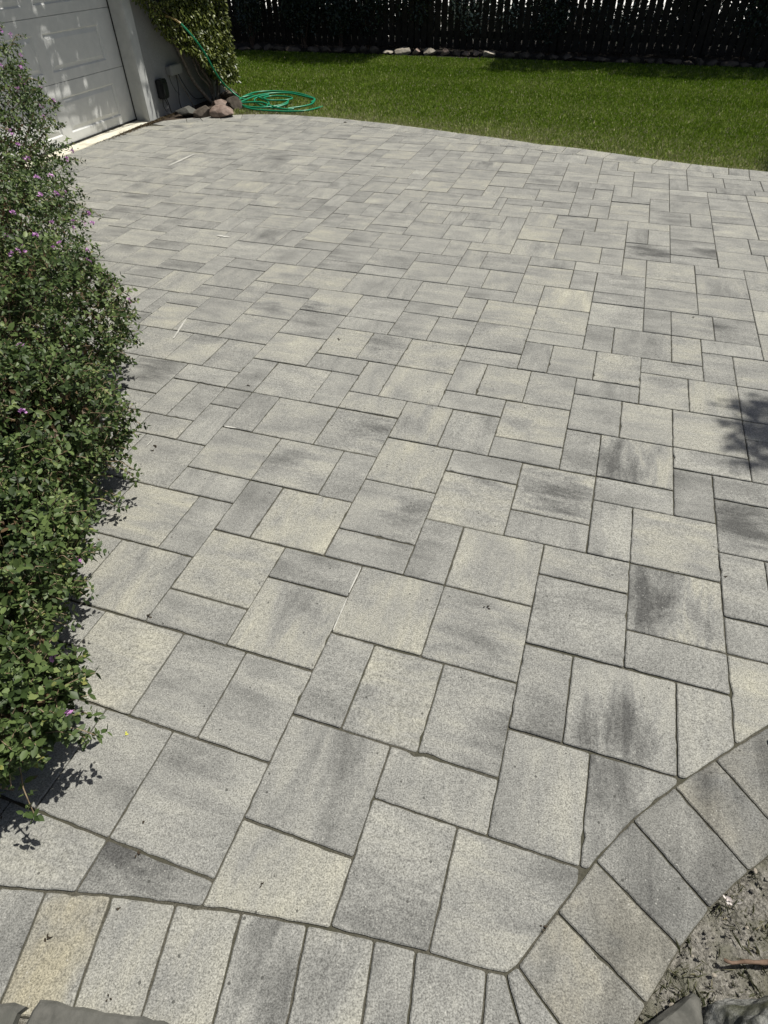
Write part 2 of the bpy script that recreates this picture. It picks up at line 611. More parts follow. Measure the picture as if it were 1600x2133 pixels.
# tones read off the photograph: x, y, base tone, cream, dark strength, spot x, spot y, spot radius (m)
NOTES = """635,1085,.66,1,0,;780,1270,.64,1,0,;1000,1300,.55,.8,.6,980,1320,.10;960,1050,.62,.9,.35,1000,1010,.09;800,1440,.60,1,.3,760,1480,.09;580,1820,.68,1,0,;270,1370,.62,.9,0,
330,1060,.64,1,.45,330,1100,.09;280,1190,.62,.9,.3,300,1200,.08;470,1185,.64,1,0,;600,1290,.60,.9,.5,620,1270,.08;1020,1160,.57,.8,0,;1110,870,.64,1,.3,1080,880,.08;850,970,.62,1,0,
890,740,.64,1,0,;1320,960,.64,1,1.15,1280,970,.13;1400,1120,.57,1,.2,1350,1090,.08;1400,1250,.60,1,1.35,1345,1225,.155;1570,1460,.62,1,0,;1100,1640,.50,.7,.2,1080,1680,.08
1320,1490,.50,.4,1.1,1290,1520,.085;720,1640,.48,.6,.5,700,1540,.12;340,1630,.46,.3,.3,400,1600,.1;210,1600,.47,.3,0,;360,1430,.47,.3,0,;530,1490,.50,.4,.2,540,1430,.1
800,1840,.46,.3,.3,800,1900,.1;1050,1840,.52,.7,.5,1110,1830,.10;900,1650,.47,.4,0,;670,1190,.42,.2,.2,700,1200,.08;780,1120,.45,.2,0,;900,1150,.44,.2,0,;1220,1200,.52,.9,0,
1200,1290,.44,.2,0,;1400,1360,.43,.2,0,;1160,1060,.62,.7,1.25,1165,1030,.13;1150,1100,.43,.2,0,;690,720,.62,.9,.6,640,715,.08;660,645,.60,.8,1.0,650,640,.07;430,710,.6,.7,.7,420,700,.09
560,580,.62,.9,.5,600,575,.08;1355,530,.40,.2,1.3,1350,522,.10;1560,1090,.46,.5,1.2,1560,1090,.11;740,890,.52,.7,.8,800,890,.11;560,990,.50,.6,.5,600,960,.09;350,770,.45,.3,.8,320,770,.1
940,870,.50,.3,0,;1300,560,.58,.9,0,;1390,570,.62,.7,0,;1560,840,.5,.3,0,;1500,830,.58,1,0,;580,630,.55,.8,.6,560,640,.07;1080,660,.60,1,.5,1010,660,.06;1180,560,.50,.4,.5,1170,560,.07
1110,1190,.50,.5,0,;1470,560,.44,.2,0,;400,530,.57,.6,.5,500,520,.06;700,520,.48,.3,.6,690,525,.07;1230,1640,.45,.3,.8,1270,1650,.09;120,1770,.52,.6,.3,130,1740,.08;300,1800,.45,.3,.8,215,1790,.10
550,600,.5,.5,.0,;1280,990,.6,.9,.0,;640,960,.5,.3,.4,610,950,.09;430,1060,.44,.2,0,;520,1060,.43,.2,0,;700,1010,.44,.2,0,;1290,870,.48,.4,0,;1480,520,.35,.2,.8,1480,525,.08"""
notes = []
for e in NOTES.replace('\n', ';').split(';'):
    a = e.split(',')
    c = unp(float(a[0]), float(a[1]))[:2]
    sp = None
    if a[5:] and a[5]:
        g = unp(float(a[5]), float(a[6]))
        sp = (g[0], g[1], float(a[7]))
    notes.append((c, float(a[2]), float(a[3]), float(a[4]), sp))


def looks(poly, c, sized=1.0):
    for (n, base, cr, dk, sp) in notes:
        uvn = uv_of(n)
        if poly is not None and poly[0] <= uvn[0] < poly[0] + poly[2] and poly[1] <= uvn[1] < poly[1] + poly[3]:
            sp = sp or (c[0], c[1], 0.05)
            return (.5 + (base - .5) * .72, cr, 1.0 if dk in (1.35, 1.1) else (0.0 if rnd.random() < .7 else 1.0)), sp, (rnd.uniform(-40, 40), rnd.uniform(-40, 40), dk)
    small = poly is not None and poly[2] * poly[3] <= 8
    base = rnd.gauss(0.475 if small else 0.525, 0.052)
    cr = max(0, min(1, rnd.gauss(0.3 if small else 0.7, 0.3)))
    dk = max(0, rnd.gauss(-0.15, 0.42)) if not small else 0
    sp = (c[0] + rnd.uniform(-.12, .12), c[1] + rnd.uniform(-.12, .12), rnd.uniform(.06, .12))
    return (base, cr, 0.0 if rnd.random() < .75 else 1.0), sp, (rnd.uniform(-40, 40), rnd.uniform(-40, 40), dk)


pv = Pavers()
inner_u = [p for p in FIELD]
for r in rects:
    u, v, du, dv = r
    win = [g_of(u, v), g_of(u + du, v), g_of(u + du, v + dv), g_of(u, v + dv)]
    if area(win) < 0:
        win = win[::-1]
    poly = clip(FIELD if area(FIELD) > 0 else FIELD[::-1], win)
    if len(poly) < 3:
        continue
    c = sum(win) / 4
    tone, sp, rn = looks(r, c)
    # joints that run across the view are a little wider than those that run along it
    pv.add(poly, tone, sp, rn, z=rnd.gauss(0, 0.0009), aniso=True)
drive = pv.build('paver_driveway')

# border courses
bd = Pavers()


def look2(base=None, cr=None):
    b = rnd.gauss(0.50, 0.07) if base is None else base
    return (b, cr if cr is not None else rnd.uniform(.2, 1.0), 1.0), None


def border_quad(a, b, c, d, base=None, cr=None, dk=0.3, spr=0.09):
    poly = [np.array(x) for x in (a, b, c, d)]
    if area(poly) < 0:
        poly = poly[::-1]
    m = sum(poly) / 4
    t, _ = look2(base, cr)
    bd.add(poly, t, (m[0] + rnd.uniform(-.04, .04), m[1] + rnd.uniform(-.06, .06), spr), (rnd.uniform(-40, 40), rnd.uniform(-40, 40), dk), z=rnd.gauss(0, 0.0006), gap=0.0028)


def jdir(i, o, L=BDW):
    d = o - i
    return i + d / np.linalg.norm(d) * L


ni = NEAR_IN
no = px2([(-190, 2080), (-105, 2085), (0, 2090), (152, 2095), (292, 2120), (442, 2133), (597, 2133), (753, 2133), (850, 2133), (1005, 2133), (1083, 2133)])
out = [jdir(a, b) for a, b in zip(ni, no)]
tones = [(.5, .4, .0), (.47, .3, .3), (.56, 1.9, .2), (.55, .9, .0), (.56, .8, 0), (.48, .2, .9), (.56, .7, .4), (.47, .3, .2), (.46, .3, 0), (.46, .2, 0)]
nb = [(0, 1), (1, 2), (2, 3), (3, 4), (4, 5), (5, 6), (6, 7), (7, 8), (8, 9), (9, 10)]
for k, (i, j) in enumerate(nb):
    t = tones[k]
    border_quad(ni[i], ni[j], out[j], out[i], t[0], t[1], t[2])
for k in range(6):          # the course runs on to the left, under the shrub
    a = ni[0] + (ni[0] - ni[1]) / np.linalg.norm(ni[0] - ni[1]) * 0.16 * k
    b = ni[0] + (ni[0] - ni[1]) / np.linalg.norm(ni[0] - ni[1]) * 0.16 * (k + 1)
    d = np.array([-0.02, -BDW])
    border_quad(b, a, a + d, b + d)
ri = RIGHT_IN + [RIGHT_EXT[0], RIGHT_EXT[1], RIGHT_EXT[2], RIGHT_EXT[3]]
ro = px2([(1083, 2133), (1165, 2133), (1340, 2085), (1408, 1966), (1476, 1889), (1557, 1810), (1650, 1760)])
ro = [jdir(a, b) for a, b in zip(ri, ro)]
for k in range(7, 11):
    t = ri[min(k + 1, 10)] - ri[k - 1]
    nrm = np.array([t[1], -t[0]]) / np.linalg.norm(t)
    ro.append(ri[k] + nrm * BDW)
tr = [(.40, .5, 0), (.42, 1.6, .4), (.36, 1.6, .4), (.27, 1.1, .2), (.27, 1.1, .2), (.33, 1.7, .5), (.28, 1.5, .5), (.5, .5, .3), (.45, .5, .3), (.5, .4, .3)]
for k in range(10):
    t = tr[k]
    border_quad(ri[k], ri[k + 1], ro[k + 1], ro[k], t[0], t[1], t[2], 0.07)
# lawn-side course
acc = 0.0
stations = [0]
nxt = 0.15
for i in range(1, len(FAR_OUT_S)):
    acc += np.linalg.norm(FAR_OUT_S[i] - FAR_OUT_S[i - 1])
    if acc >= nxt:
        stations.append(i); acc = 0.0; nxt = rnd.choice([0.15, 0.15, 0.23, 0.23, 0.30])
for a, b in zip(stations[:-1], stations[1:]):
    border_quad(FAR_OUT_S[a], FAR_OUT_S[b], FAR_IN_S[b], FAR_IN_S[a], rnd.gauss(.55, .05), rnd.uniform(.3, .8), 0.2)
bd.build('paver_border')
jp = [p for p in FIELD]
big = [out[0] + np.array([-1.0, 0])] + out + ro[1:] + [np.array((4.2, 0.95)), np.array((6.3, 1.1)), np.array((6.3, 4.8))] + FAR_OUT_S[::-1] + [wp(-0.25, 0.01, 0)[:2], wp(-7.4, 0.01, 0)[:2], np.array([-3.4, 0.5])]
me = pydata('joint_sand', [(p[0], p[1], -0.0058) for p in big], [tuple(range(len(big)))])
structure(link('joint_sand', me, M_JOINT))

# ------------------------------------------------------------------ more helpers
def box_geo(v, f, c, ax, half):
    """append a box: centre, three axis vectors, half sizes"""
    b = len(v)
    for i in (-1, 1):
        for j in (-1, 1):
            for k in (-1, 1):
                v.append(np.array(c) + ax[0] * half[0] * i + ax[1] * half[1] * j + ax[2] * half[2] * k)
    for q in ((0, 1, 3, 2), (4, 6, 7, 5), (0, 4, 5, 1), (2, 3, 7, 6), (0, 2, 6, 4), (1, 5, 7, 3)):
        f.append(tuple(b + i for i in q))


ZA = np.array([0, 0, 1.0])
WAX = (WD, WN, ZA)


def wall_box(v, f, s0, s1, n0, n1, z0, z1):
    box_geo(v, f, wp((s0 + s1) / 2, (n0 + n1) / 2, (z0 + z1) / 2), WAX, ((s1 - s0) / 2, (n1 - n0) / 2, (z1 - z0) / 2))


def wall_obj(name, boxes, m, parent=None, bev=0.0):
    v, f = [], []
    for b in boxes:
        wall_box(v, f, *b)
    me = pydata(name, v, f)
    bm = bmesh.new(); bm.from_mesh(me)
    bmesh.ops.recalc_face_normals(bm, faces=bm.faces)
    if bev:
        bmesh.ops.bevel(bm, geom=bm.edges[:], offset=bev, segments=2, affect='EDGES')
    bm.to_mesh(me); bm.free()
    return link(name, me, m, parent)


def tube_np(pls, radii, sides=5, caps=False):
    V, Fc, nb = [], [], 0
    for pl, r in zip(pls, radii):
        P = np.array(pl, float); n = len(P)
        T = np.gradient(P, axis=0); T /= np.linalg.norm(T, axis=1)[:, None] + 1e-9
        up = np.array([0.13, 0.21, 0.97]) if abs(T[0][2]) < 0.9 else np.array([1.0, 0.1, 0])
        A = np.cross(T, up); A /= np.linalg.norm(A, axis=1)[:, None] + 1e-9
        B = np.cross(T, A)
        rr = np.ones(n) * r if np.isscalar(r) else np.array(r)
        a = np.arange(sides) * 2 * math.pi / sides
        ring = P[:, None, :] + (A[:, None, :] * np.cos(a)[None, :, None] + B[:, None, :] * np.sin(a)[None, :, None]) * rr[:, None, None]
        V.append(ring.reshape(-1, 3))
        i = np.arange(n - 1)[:, None] * sides; j = np.arange(sides)[None, :]; j2 = (j + 1) % sides
        q = np.stack([i + j, i + j2, i + sides + j2, i + sides + j], -1).reshape(-1, 4) + nb
        Fc.append(q[:, [0, 1, 2]]); Fc.append(q[:, [0, 2, 3]])
        nb += n * sides
    return np.concatenate(V), np.concatenate(Fc)


def unit(a):
    return a / (np.linalg.norm(a, axis=-1, keepdims=True) + 1e-9)


def leaf_np(pos, axis, nrm, L, wr=0.5, droop=0.12, rich=True):
    """one little folded blade per row; returns verts, tris, faces-per-leaf"""
    axis = unit(axis); side = unit(np.cross(axis, nrm)); nrm = np.cross(side, axis)
    L = L[:, None]; w = wr * L / 2
    b = pos
    t = pos + axis * L - nrm * L * droop
    m = pos + axis * L * 0.48 - nrm * w * 0.25
    if rich:
        l1 = pos + axis * L * 0.25 - side * w * 0.85 + nrm * w * 0.12
        l2 = pos + axis * L * 0.62 - side * w * 0.9 + nrm * w * 0.12 - nrm * L * droop * 0.4
        r1 = pos + axis * L * 0.25 + side * w * 0.85 + nrm * w * 0.12
        r2 = pos + axis * L * 0.62 + side * w * 0.9 + nrm * w * 0.12 - nrm * L * droop * 0.4
        V = np.stack([b, l1, l2, t, r2, r1, m], 1)
        tri = np.array([[0, 6, 1], [1, 6, 2], [2, 6, 3], [3, 6, 4], [4, 6, 5], [5, 6, 0]])
    else:
        l1 = pos + axis * L * 0.45 - side * w
        r1 = pos + axis * L * 0.45 + side * w
        V = np.stack([b, l1, t, r1], 1)
        tri = np.array([[0, 2, 1], [0, 3, 2]])
    k = V.shape[1]
    Fx = (np.arange(len(pos))[:, None, None] * k + tri[None]).reshape(-1, 3)
    return V.reshape(-1, 3), Fx, len(tri)


def leaf_obj(name, pos, axis, nrm, L, m, parent=None, wr=0.5, droop=0.12, rich=True, var=None):
    V, Fx, k = leaf_np(pos, axis, nrm, L, wr, droop, rich)
    me = npmesh(name, V, Fx)
    vr = rg.random(len(pos)) if var is None else var
    fattr(me, 'var', np.repeat(vr, k))
    return link(name, me, m, parent)


def fbm(p, s=1.0):
    x, y, z = p[..., 0] * s, p[..., 1] * s, p[..., 2] * s
    r = np.zeros(x.shape)
    for k, (a, b, c, ph) in enumerate([(1.0, 1.7, .9, .3), (-1.9, .8, 1.6, 1.9), (2.7, -2.3, 1.3, 4.2), (-3.9, 3.1, -3.3, 2.2), (5.3, 4.9, 6.1, .7), (-8.1, 7.7, 6.9, 5.1)]):
        r += np.sin(x * a + y * b + z * c + ph + 1.3 * np.sin(y * b * .7 + k)) / (1.35 ** k)
    return r / 3.4


def rock_mesh(name, size, seed, flat=0.45, sub=4, rough=0.13, facets=17):
    """broken stone: a ball cut by random planes, then roughened"""
    r = np.random.default_rng(seed)
    bm = bmesh.new()
    bmesh.ops.create_icosphere(bm, subdivisions=sub, radius=1.0)
    P = np.array([v.co[:] for v in bm.verts])
    for _ in range(facets):
        n = unit(r.normal(size=3) * np.array([1, 1, 0.9])); d = r.uniform(0.42, 0.82)
        k = P @ n - d
        P -= np.where(k > 0, k, 0)[:, None] * n * 0.92
    off = r.uniform(-9, 9, 3)
    P *= (1 + rough * 0.35 * fbm(P * 1.7 + off) + rough * 0.22 * fbm(P * 5 + off))[:, None]
    P *= np.array(size) / 2
    for v, p in zip(bm.verts, P):
        v.co = p
    me = bpy.data.meshes.new(name)
    bm.to_mesh(me); bm.free()
    return me


# ------------------------------------------------------------------ materials, second part
M_WALL = mat_noise('grey_painted_stucco', (0.25, 0.255, 0.25), (0.31, 0.315, 0.305), 60, rough=0.85, bump=0.35, bdist=0.003, c3=(0.26, 0.26, 0.25), scale2=3)
M_WHITE = mat_noise('white_door_paint', (0.60, 0.61, 0.595), (0.67, 0.675, 0.655), 9, rough=0.45, bump=0.05, bdist=0.001, spec=0.4)
M_TRIM = mat_noise('trim_paint', (0.46, 0.47, 0.46), (0.54, 0.55, 0.535), 9, rough=0.5, bump=0.1, bdist=0.001, spec=0.4)
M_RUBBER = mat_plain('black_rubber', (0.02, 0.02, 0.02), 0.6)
M_SILL = mat_noise('cream_concrete', (0.60, 0.57, 0.47), (0.76, 0.73, 0.62), 30, bump=0.4, c3=(0.50, 0.47, 0.38), scale2=7)
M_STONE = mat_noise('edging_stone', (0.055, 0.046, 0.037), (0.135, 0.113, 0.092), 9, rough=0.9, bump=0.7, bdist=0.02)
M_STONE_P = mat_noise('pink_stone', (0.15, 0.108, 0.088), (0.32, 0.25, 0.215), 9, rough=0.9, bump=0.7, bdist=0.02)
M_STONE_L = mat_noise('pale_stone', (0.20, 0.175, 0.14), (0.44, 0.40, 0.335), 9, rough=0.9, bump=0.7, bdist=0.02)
M_FLAG = mat_noise('dark_flagstone', (0.070, 0.070, 0.062), (0.135, 0.132, 0.118), 26, rough=0.8, bump=0.6, bdist=0.004, c3=(0.10, 0.10, 0.088), scale2=8)
M_BOULDER = mat_noise('mossy_boulder', (0.085, 0.088, 0.078), (0.42, 0.42, 0.395), 26, rough=0.85, bump=1.0, bdist=0.015, detail=9, c3=(0.085, 0.088, 0.055), scale2=9, lo=0.40, hi=0.62)
M_WOOD = mat_noise('weathered_fence_wood', (0.018, 0.015, 0.012), (0.040, 0.034, 0.028), 12, rough=0.9, bump=0.5)
M_BARK = mat_noise('pale_bark', (0.12, 0.10, 0.08), (0.30, 0.265, 0.22), 38, rough=0.9, bump=0.8, bdist=0.004)
M_TWIG = mat_noise('dry_twig', (0.10, 0.065, 0.045), (0.22, 0.155, 0.115), 60, rough=0.9, bump=0.6, bdist=0.002)
M_STEM = mat_noise('shrub_stem', (0.12, 0.085, 0.05), (0.34, 0.27, 0.18), 60, rough=0.85)
M_HOSE = mat_plain('green_hose_rubber', (0.010, 0.235, 0.115), 0.38, 0.5)
M_BRASS = mat_plain('hose_brass', (0.45, 0.33, 0.12), 0.35, 0.6)
M_BLACK = mat_plain('black_plastic', (0.016, 0.017, 0.018), 0.4, 0.4)
M_GREYP = mat_plain('grey_plastic', (0.34, 0.34, 0.32), 0.45, 0.4)
M_LANT = mat_leaf('lantana_leaf', (0.030, 0.050, 0.020), (0.155, 0.195, 0.088), 0.5, 0.42, 0.25)
_t = M_LANT.node_tree
_r = _t.nodes.new('ShaderNodeValToRGB')
_cr = _r.color_ramp
while len(_cr.elements) < 6:
    _cr.elements.new(.5)
for _e, (_p, _c) in zip(_cr.elements, [(0.0, (.022, .038, .012)), (.35, (.052, .088, .024)), (.70, (.150, .210, .068)), (.90, (.29, .34, .13)), (.955, (.34, .38, .10)), (.97, (.13, .085, .045))]):
    _e.position = _p
    _e.color = (*_c, 1)
_a = [n for n in _t.nodes if n.type == 'ATTRIBUTE'][0]
_t.links.new(_a.outputs['Fac'], _r.inputs[0])
_t.links.new(_r.outputs[0], _t.nodes['Principled BSDF'].inputs['Base Color'])
_t.links.new(_r.outputs[0], [n for n in _t.nodes if n.type == 'BSDF_TRANSLUCENT'][0].inputs[0])
M_PETAL = mat_leaf('purple_petal', (0.52, 0.20, 0.55), (0.92, 0.66, 0.90), 0.6, 0.3, 0.3)
M_VINE = mat_leaf('vine_leaf', (0.030, 0.048, 0.008), (0.185, 0.215, 0.040), 0.4, 0.5, 0.22, (0.18, 0.20, 0.05))
M_TREEL = mat_leaf('tree_leaf', (0.02, 0.035, 0.012), (0.045, 0.07, 0.02), 0.45, 0.4, 0.12)
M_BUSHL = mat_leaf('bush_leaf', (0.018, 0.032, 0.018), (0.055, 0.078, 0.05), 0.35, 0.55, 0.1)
M_GRASS = mat_leaf('grass_blade', (0.075, 0.150, 0.012), (0.20, 0.285, 0.055), 0.55, 0.3, 0.22)
_t = M_GRASS.node_tree
_r = _t.nodes.new('ShaderNodeValToRGB')
_cr = _r.color_ramp
while len(_cr.elements) < 5:
    _cr.elements.new(.5)
for _e, (_p, _c) in zip(_cr.elements, [(0.0, (.065, .145, .007)), (.42, (.190, .305, .017)), (.62, (.31, .39, .085)), (.86, (.47, .48, .26)), (.97, (.62, .57, .38))]):
    _e.position = _p
    _e.color = (*_c, 1)
_a = [n for n in _t.nodes if n.type == 'ATTRIBUTE'][0]
_t.links.new(_a.outputs['Fac'], _r.inputs[0])
_t.links.new(_r.outputs[0], _t.nodes['Principled BSDF'].inputs['Base Color'])
_t.links.new(_r.outputs[0], [n for n in _t.nodes if n.type == 'BSDF_TRANSLUCENT'][0].inputs[0])
M_GRASSN = mat_leaf('dry_grass_blade', (0.050, 0.062, 0.026), (0.22, 0.215, 0.135), 0.7, 0.25, 0.2, (0.42, 0.38, 0.24))

M_BED2 = mat_noise('vine_bed_soil', (0.03, 0.022, 0.016), (0.085, 0.065, 0.048), 60, bump=1.0, bdist=0.01)
# ------------------------------------------------------------------ ground sheets
def sheet(name, pts, z, m):
    me = pydata(name, [(p[0], p[1], z) for p in pts], [tuple(range(len(pts)))])
    if me.polygons[0].normal.z < 0:
        me.flip_normals()
    return structure(link(name, me, m))


RA = unp(480, 103)[:2]
RB = unp(1592, 142)[:2]
RD = (RB - RA) / np.linalg.norm(RB - RA)          # along the row of rocks, to the right
RN = np.array([-RD[1], RD[0]])                    # away from the camera


def rp(s, n):
    return RA + RD * s + RN * n


sheet('ground', [(-90, -60), (90, -60), (90, 140), (-90, 140)], -0.075, M_GROUND)
sheet('lawn_soil', FAR_OUT_S[::1] + [np.array((9, 3)), rp(16, 0.05), rp(-4, 0.05), wp(2.2, -.3, 0)[:2], wp(0.15, 0.0, 0)[:2]], -0.016, M_TURF)
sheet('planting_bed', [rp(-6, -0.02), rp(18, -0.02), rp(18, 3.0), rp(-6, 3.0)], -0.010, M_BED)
sheet('pale_street', [rp(-40, 6.9), rp(60, 6.9), rp(60, 40), rp(-40, 40)], -0.030, M_STREET)

sheet('vine_bed', [wp(.02, .0, 0)[:2], wp(2.1, .0, 0)[:2], unp(498, 198)[:2], unp(505, 224)[:2], unp(640, 236)[:2]] + [p for p in FAR_OUT_S if p[0] < -.85][::-1], -.0105, M_BED2)
# bare soil strip at the photographer's feet, with relief
def soil_patch():
    nx, ny = 380, 320
    xs = np.linspace(0.15, 1.75, nx); ys = np.linspace(-0.45, 0.92, ny)
    X, Y = np.meshgrid(xs, ys)
    P = np.stack([X, Y, np.zeros_like(X)], -1)
    Z = -0.024 + 0.008 * fbm(P, 9) + 0.007 * fbm(P + 5, 31) + 0.006 * fbm(P + 9, 83) + rg.normal(0, 0.0024, X.shape)
    # slopes down under the border stones
    ro_ = np.array(ro)
    dx = np.min(np.hypot(X[..., None] - ro_[:, 0], Y[..., None] - ro_[:, 1]), -1)
    Z = np.minimum(Z, -0.007) + 0.008 * np.clip(dx / 0.1, 0, 1)
    V = np.stack([X, Y, Z], -1).reshape(-1, 3)
    i = np.arange(ny - 1)[:, None] * nx + np.arange(nx - 1)[None]
    q = np.stack([i, i + 1, i + nx + 1, i + nx], -1).reshape(-1, 4)
    tri = np.concatenate([q[:, [0, 1, 2]], q[:, [0, 2, 3]]])
    # keep only what lies outside the border course
    line = [out[0], out[2], out[4], out[6], out[8]] + ro[1:]
    poly = line + [np.array((1.9, 2.5)), np.array((-1.2, 2.5))]
    C = V[tri].mean(1)
    ins = np.zeros(len(C), bool)
    for a, b in zip(poly, poly[1:] + poly[:1]):
        c1 = (a[1] > C[:, 1]) != (b[1] > C[:, 1])
        xx = (b[0] - a[0]) * (C[:, 1] - a[1]) / (b[1] - a[1] + 1e-12) + a[0]
        ins ^= c1 & (C[:, 0] < xx)
    # shrink test a little so that the soil tucks under the stones
    tri = tri[(~ins)]
    me = npmesh('soil', V, tri)
    return structure(link('soil', me, M_SOIL, smooth=True))


soil_patch()
sheet('soil_strip', [(-2.8, -1.2), (.30, -1.2), (.30, .36), (-2.8, .36)], -.0125, M_SOIL)

# ------------------------------------------------------------------ garage
garage = thing('garage', 'grey garage wall with a white panelled door beside the driveway', 'garage', wp(0, 0, 0))


def par(o, root):
    o.parent = root
    o.matrix_parent_inverse = Matrix.Translation(root.location).inverted()
    return o


par(wall_obj('wall', [(0.0, 1.92, -0.25, 0.0, -0.07, 2.75), (1.72, 1.92, -5.0, -0.25, -0.07, 2.75), (-4.88, 0.0, -0.204 - 0.05, 0.0, 2.15, 2.75), (-7.4, -4.88, -0.25, 0.0, -0.07, 2.75)], M_WALL), garage)
par(wall_obj('jamb', [(-0.001, 0.018, -0.196, -0.075, 0.0, 2.13), (-0.022, 0.004, -0.072, -0.034, 0.0, 2.13), (-0.045, 0.10, -0.031, 0.020, 0.004, 2.20)], M_TRIM, bev=0.003), garage)
par(wall_obj('roof', [(-7.9, 2.4, -5.3, 0.06, 2.76, 2.86), (-7.9, 2.4, 0.062, 0.09, 2.68, 2.90)], M_TRIM), garage)
par(wall_obj('threshold', [(-4.9, -0.01, -0.215, 0.012, -0.05, 0.004)], M_SILL, bev=0.004), garage)
me_v, me_f = [], []
DN = -0.204


def dq(pts):
    b = len(me_v)
    for (s, n, z) in pts:
        me_v.append(wp(s, DN + n, z))
    me_f.append(tuple(range(b, b + len(pts))))


def ring(r0, n0, r1, n1):
    (a0, b0, c0, d0), (a1, b1, c1, d1) = r0, r1     # s0, s1, z0, z1
    A = [(a0, n0, c0), (b0, n0, c0), (b0, n0, d0), (a0, n0, d0)]
    B = [(a1, n1, c1), (b1, n1, c1), (b1, n1, d1), (a1, n1, d1)]
    for i in range(4):
        j = (i + 1) % 4
        dq([A[i], A[j], B[j], B[i]])


for k in range(4):
    z0, z1 = 0.018 + k * 0.533, 0.018 + (k + 1) * 0.533 - 0.006
    prev = 0.0
    edges = []
    s_r = -0.262
    while s_r - 0.885 > -4.9:
        edges.append((s_r - 0.885, s_r)); s_r -= 0.885 + 0.147
    pz0, pz1 = z0 + 0.086, z1 - 0.125
    xs = [0.0]
    for (a, b) in edges:
        xs += [b, a]
    xs.append(-4.88)
    for i in range(0, len(xs), 2):
        dq([(xs[i + 1], 0, z0), (xs[i], 0, z0), (xs[i], 0, z1), (xs[i + 1], 0, z1)])
    for (a, b) in edges:
        dq([(a, 0, z0), (b, 0, z0), (b, 0, pz0), (a, 0, pz0)])
        dq([(a, 0, pz1), (b, 0, pz1), (b, 0, z1), (a, 0, z1)])
        ring((a, b, pz0, pz1), 0, (a + .014, b - .014, pz0 + .014, pz1 - .014), -0.014)
        ring((a + .014, b - .014, pz0 + .014, pz1 - .014), -0.014, (a + .052, b - .052, pz0 + .052, pz1 - .052), -0.002)
        dq([(a + .052, -.002, pz0 + .052), (b - .052, -.002, pz0 + .052), (b - .052, -.002, pz1 - .052), (a + .052, -.002, pz1 - .052)])
    dq([(-4.88, 0, z1), (0, 0, z1), (0, -0.012, z1 + .003), (-4.88, -0.012, z1 + .003)])
    dq([(-4.88, -0.012, z1 + .003), (0, -0.012, z1 + .003), (0, 0, z1 + .006), (-4.88, 0, z1 + .006)])
me = pydata('door', me_v, me_f)
bm = bmesh.new(); bm.from_mesh(me); bmesh.ops.remove_doubles(bm, verts=bm.verts, dist=1e-5); bmesh.ops.recalc_face_normals(bm, faces=bm.faces); bm.to_mesh(me); bm.free()
door = par(link('door', me, M_WHITE), garage)
ws = wall_obj('weather_strip', [(-4.88, -0.002, DN - 0.03, DN + 0.012, 0.005, 0.022)], M_RUBBER)
ws.parent = door
ws2 = wall_obj('shadow_gap', [(-0.012, -0.0015, DN + 0.002, DN + 0.009, 0.022, 2.13)], M_RUBBER)  # black strip standing in for the shadow gap at the door's edge
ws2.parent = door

# dead leaves and grit gathered in the corner by the jamb: low litter
n = 3000
ls = rg.normal(-.10, 0.36, n); ls = np.where(ls > .9, 0, ls)
pos = np.array([wp(a - 0.02, 0.02 + abs(b), 0.006) for a, b in zip(ls, rg.normal(0, 0.035, n))])
lit = leaf_obj('leaf_litter', pos, rg.normal(size=(n, 3)) * [1, 1, .25], np.tile(ZA, (n, 1)) + rg.normal(0, .4, (n, 3)), rg.uniform(.008, .022, n), mat_leaf('litter', (0.03, 0.022, 0.014), (0.11, 0.085, 0.05), 0.9, 0.1, 0.0), rich=False)
tag(lit, 'brown leaf litter gathered at the foot of the door jamb', 'leaf litter', kind='stuff')


# charger, outlet and cords on the wall
ch = thing('transformer_box', 'black transformer box on the garage wall beside the door jamb', 'transformer', wp(0.31, 0.0, 0.28))
v, f = [], []
M0 = pydata('t', *(lambda v, f: (wall_box(v, f, 0.245, 0.375, 0.0, 0.085, 0.17, 0.385), (v, f))[1])([], []))
o = wall_obj('case', [(0.245, 0.385, 0.002, 0.085, 0.185, 0.385)], M_BLACK, bev=0.012); par(o, ch)
o = wall_obj('cover', [(0.262, 0.368, 0.0862, 0.096, 0.225, 0.35)], M_BLACK, bev=0.004); par(o, ch)
V, Fx = tube_np([smooth_line([wp(.27, .05, .19), wp(.24, .06, .12), wp(.27, .07, .06), wp(.33, .06, .10), wp(.31, .05, .18)], .02)], [0.005], 6)
par(link('cord_loop', npmesh('cord_loop', V, Fx), M_BLACK), ch)
V, Fx = tube_np([smooth_line([wp(.345, .05, .19), wp(.37, .05, .12), wp(.40, .04, .04), wp(.41, .05, -.01)], .02)], [0.0055], 6)
par(link('power_cord', npmesh('power_cord', V, Fx), M_BLACK), ch)
ol = thing('outlet_box', 'grey weatherproof outlet box on the wall under the vine', 'outlet box', wp(0.64, 0, 0.45))
par(wall_obj('case', [(0.53, 0.76, 0.002, 0.05, 0.39, 0.475)], M_GREYP, bev=0.006), ol)
par(wall_obj('flip_cover', [(0.52, 0.77, 0.0515, 0.085, 0.385, 0.487)], M_GREYP, bev=0.008), ol)
pls = [smooth_line([wp(.66, .05, .40), wp(.655, .05, .25), wp(.63, .04, .1), wp(.64, .05, -.01)], .03),
       smooth_line([wp(.70, .05, .40), wp(.78, .06, .26), wp(.90, .07, .12), wp(1.05, .06, .06), wp(1.25, .06, .05)], .03)]
V, Fx = tube_np(pls, [0.005, 0.005], 6)
par(link('cord', npmesh('cord', V, Fx), M_BLACK), ol)
V, Fx = tube_np([smooth_line([wp(.54, .03, .40), wp(.55, .03, .32), wp(.60, .04, .22), wp(.66, .05, .17)], .03)], [0.003], 5)
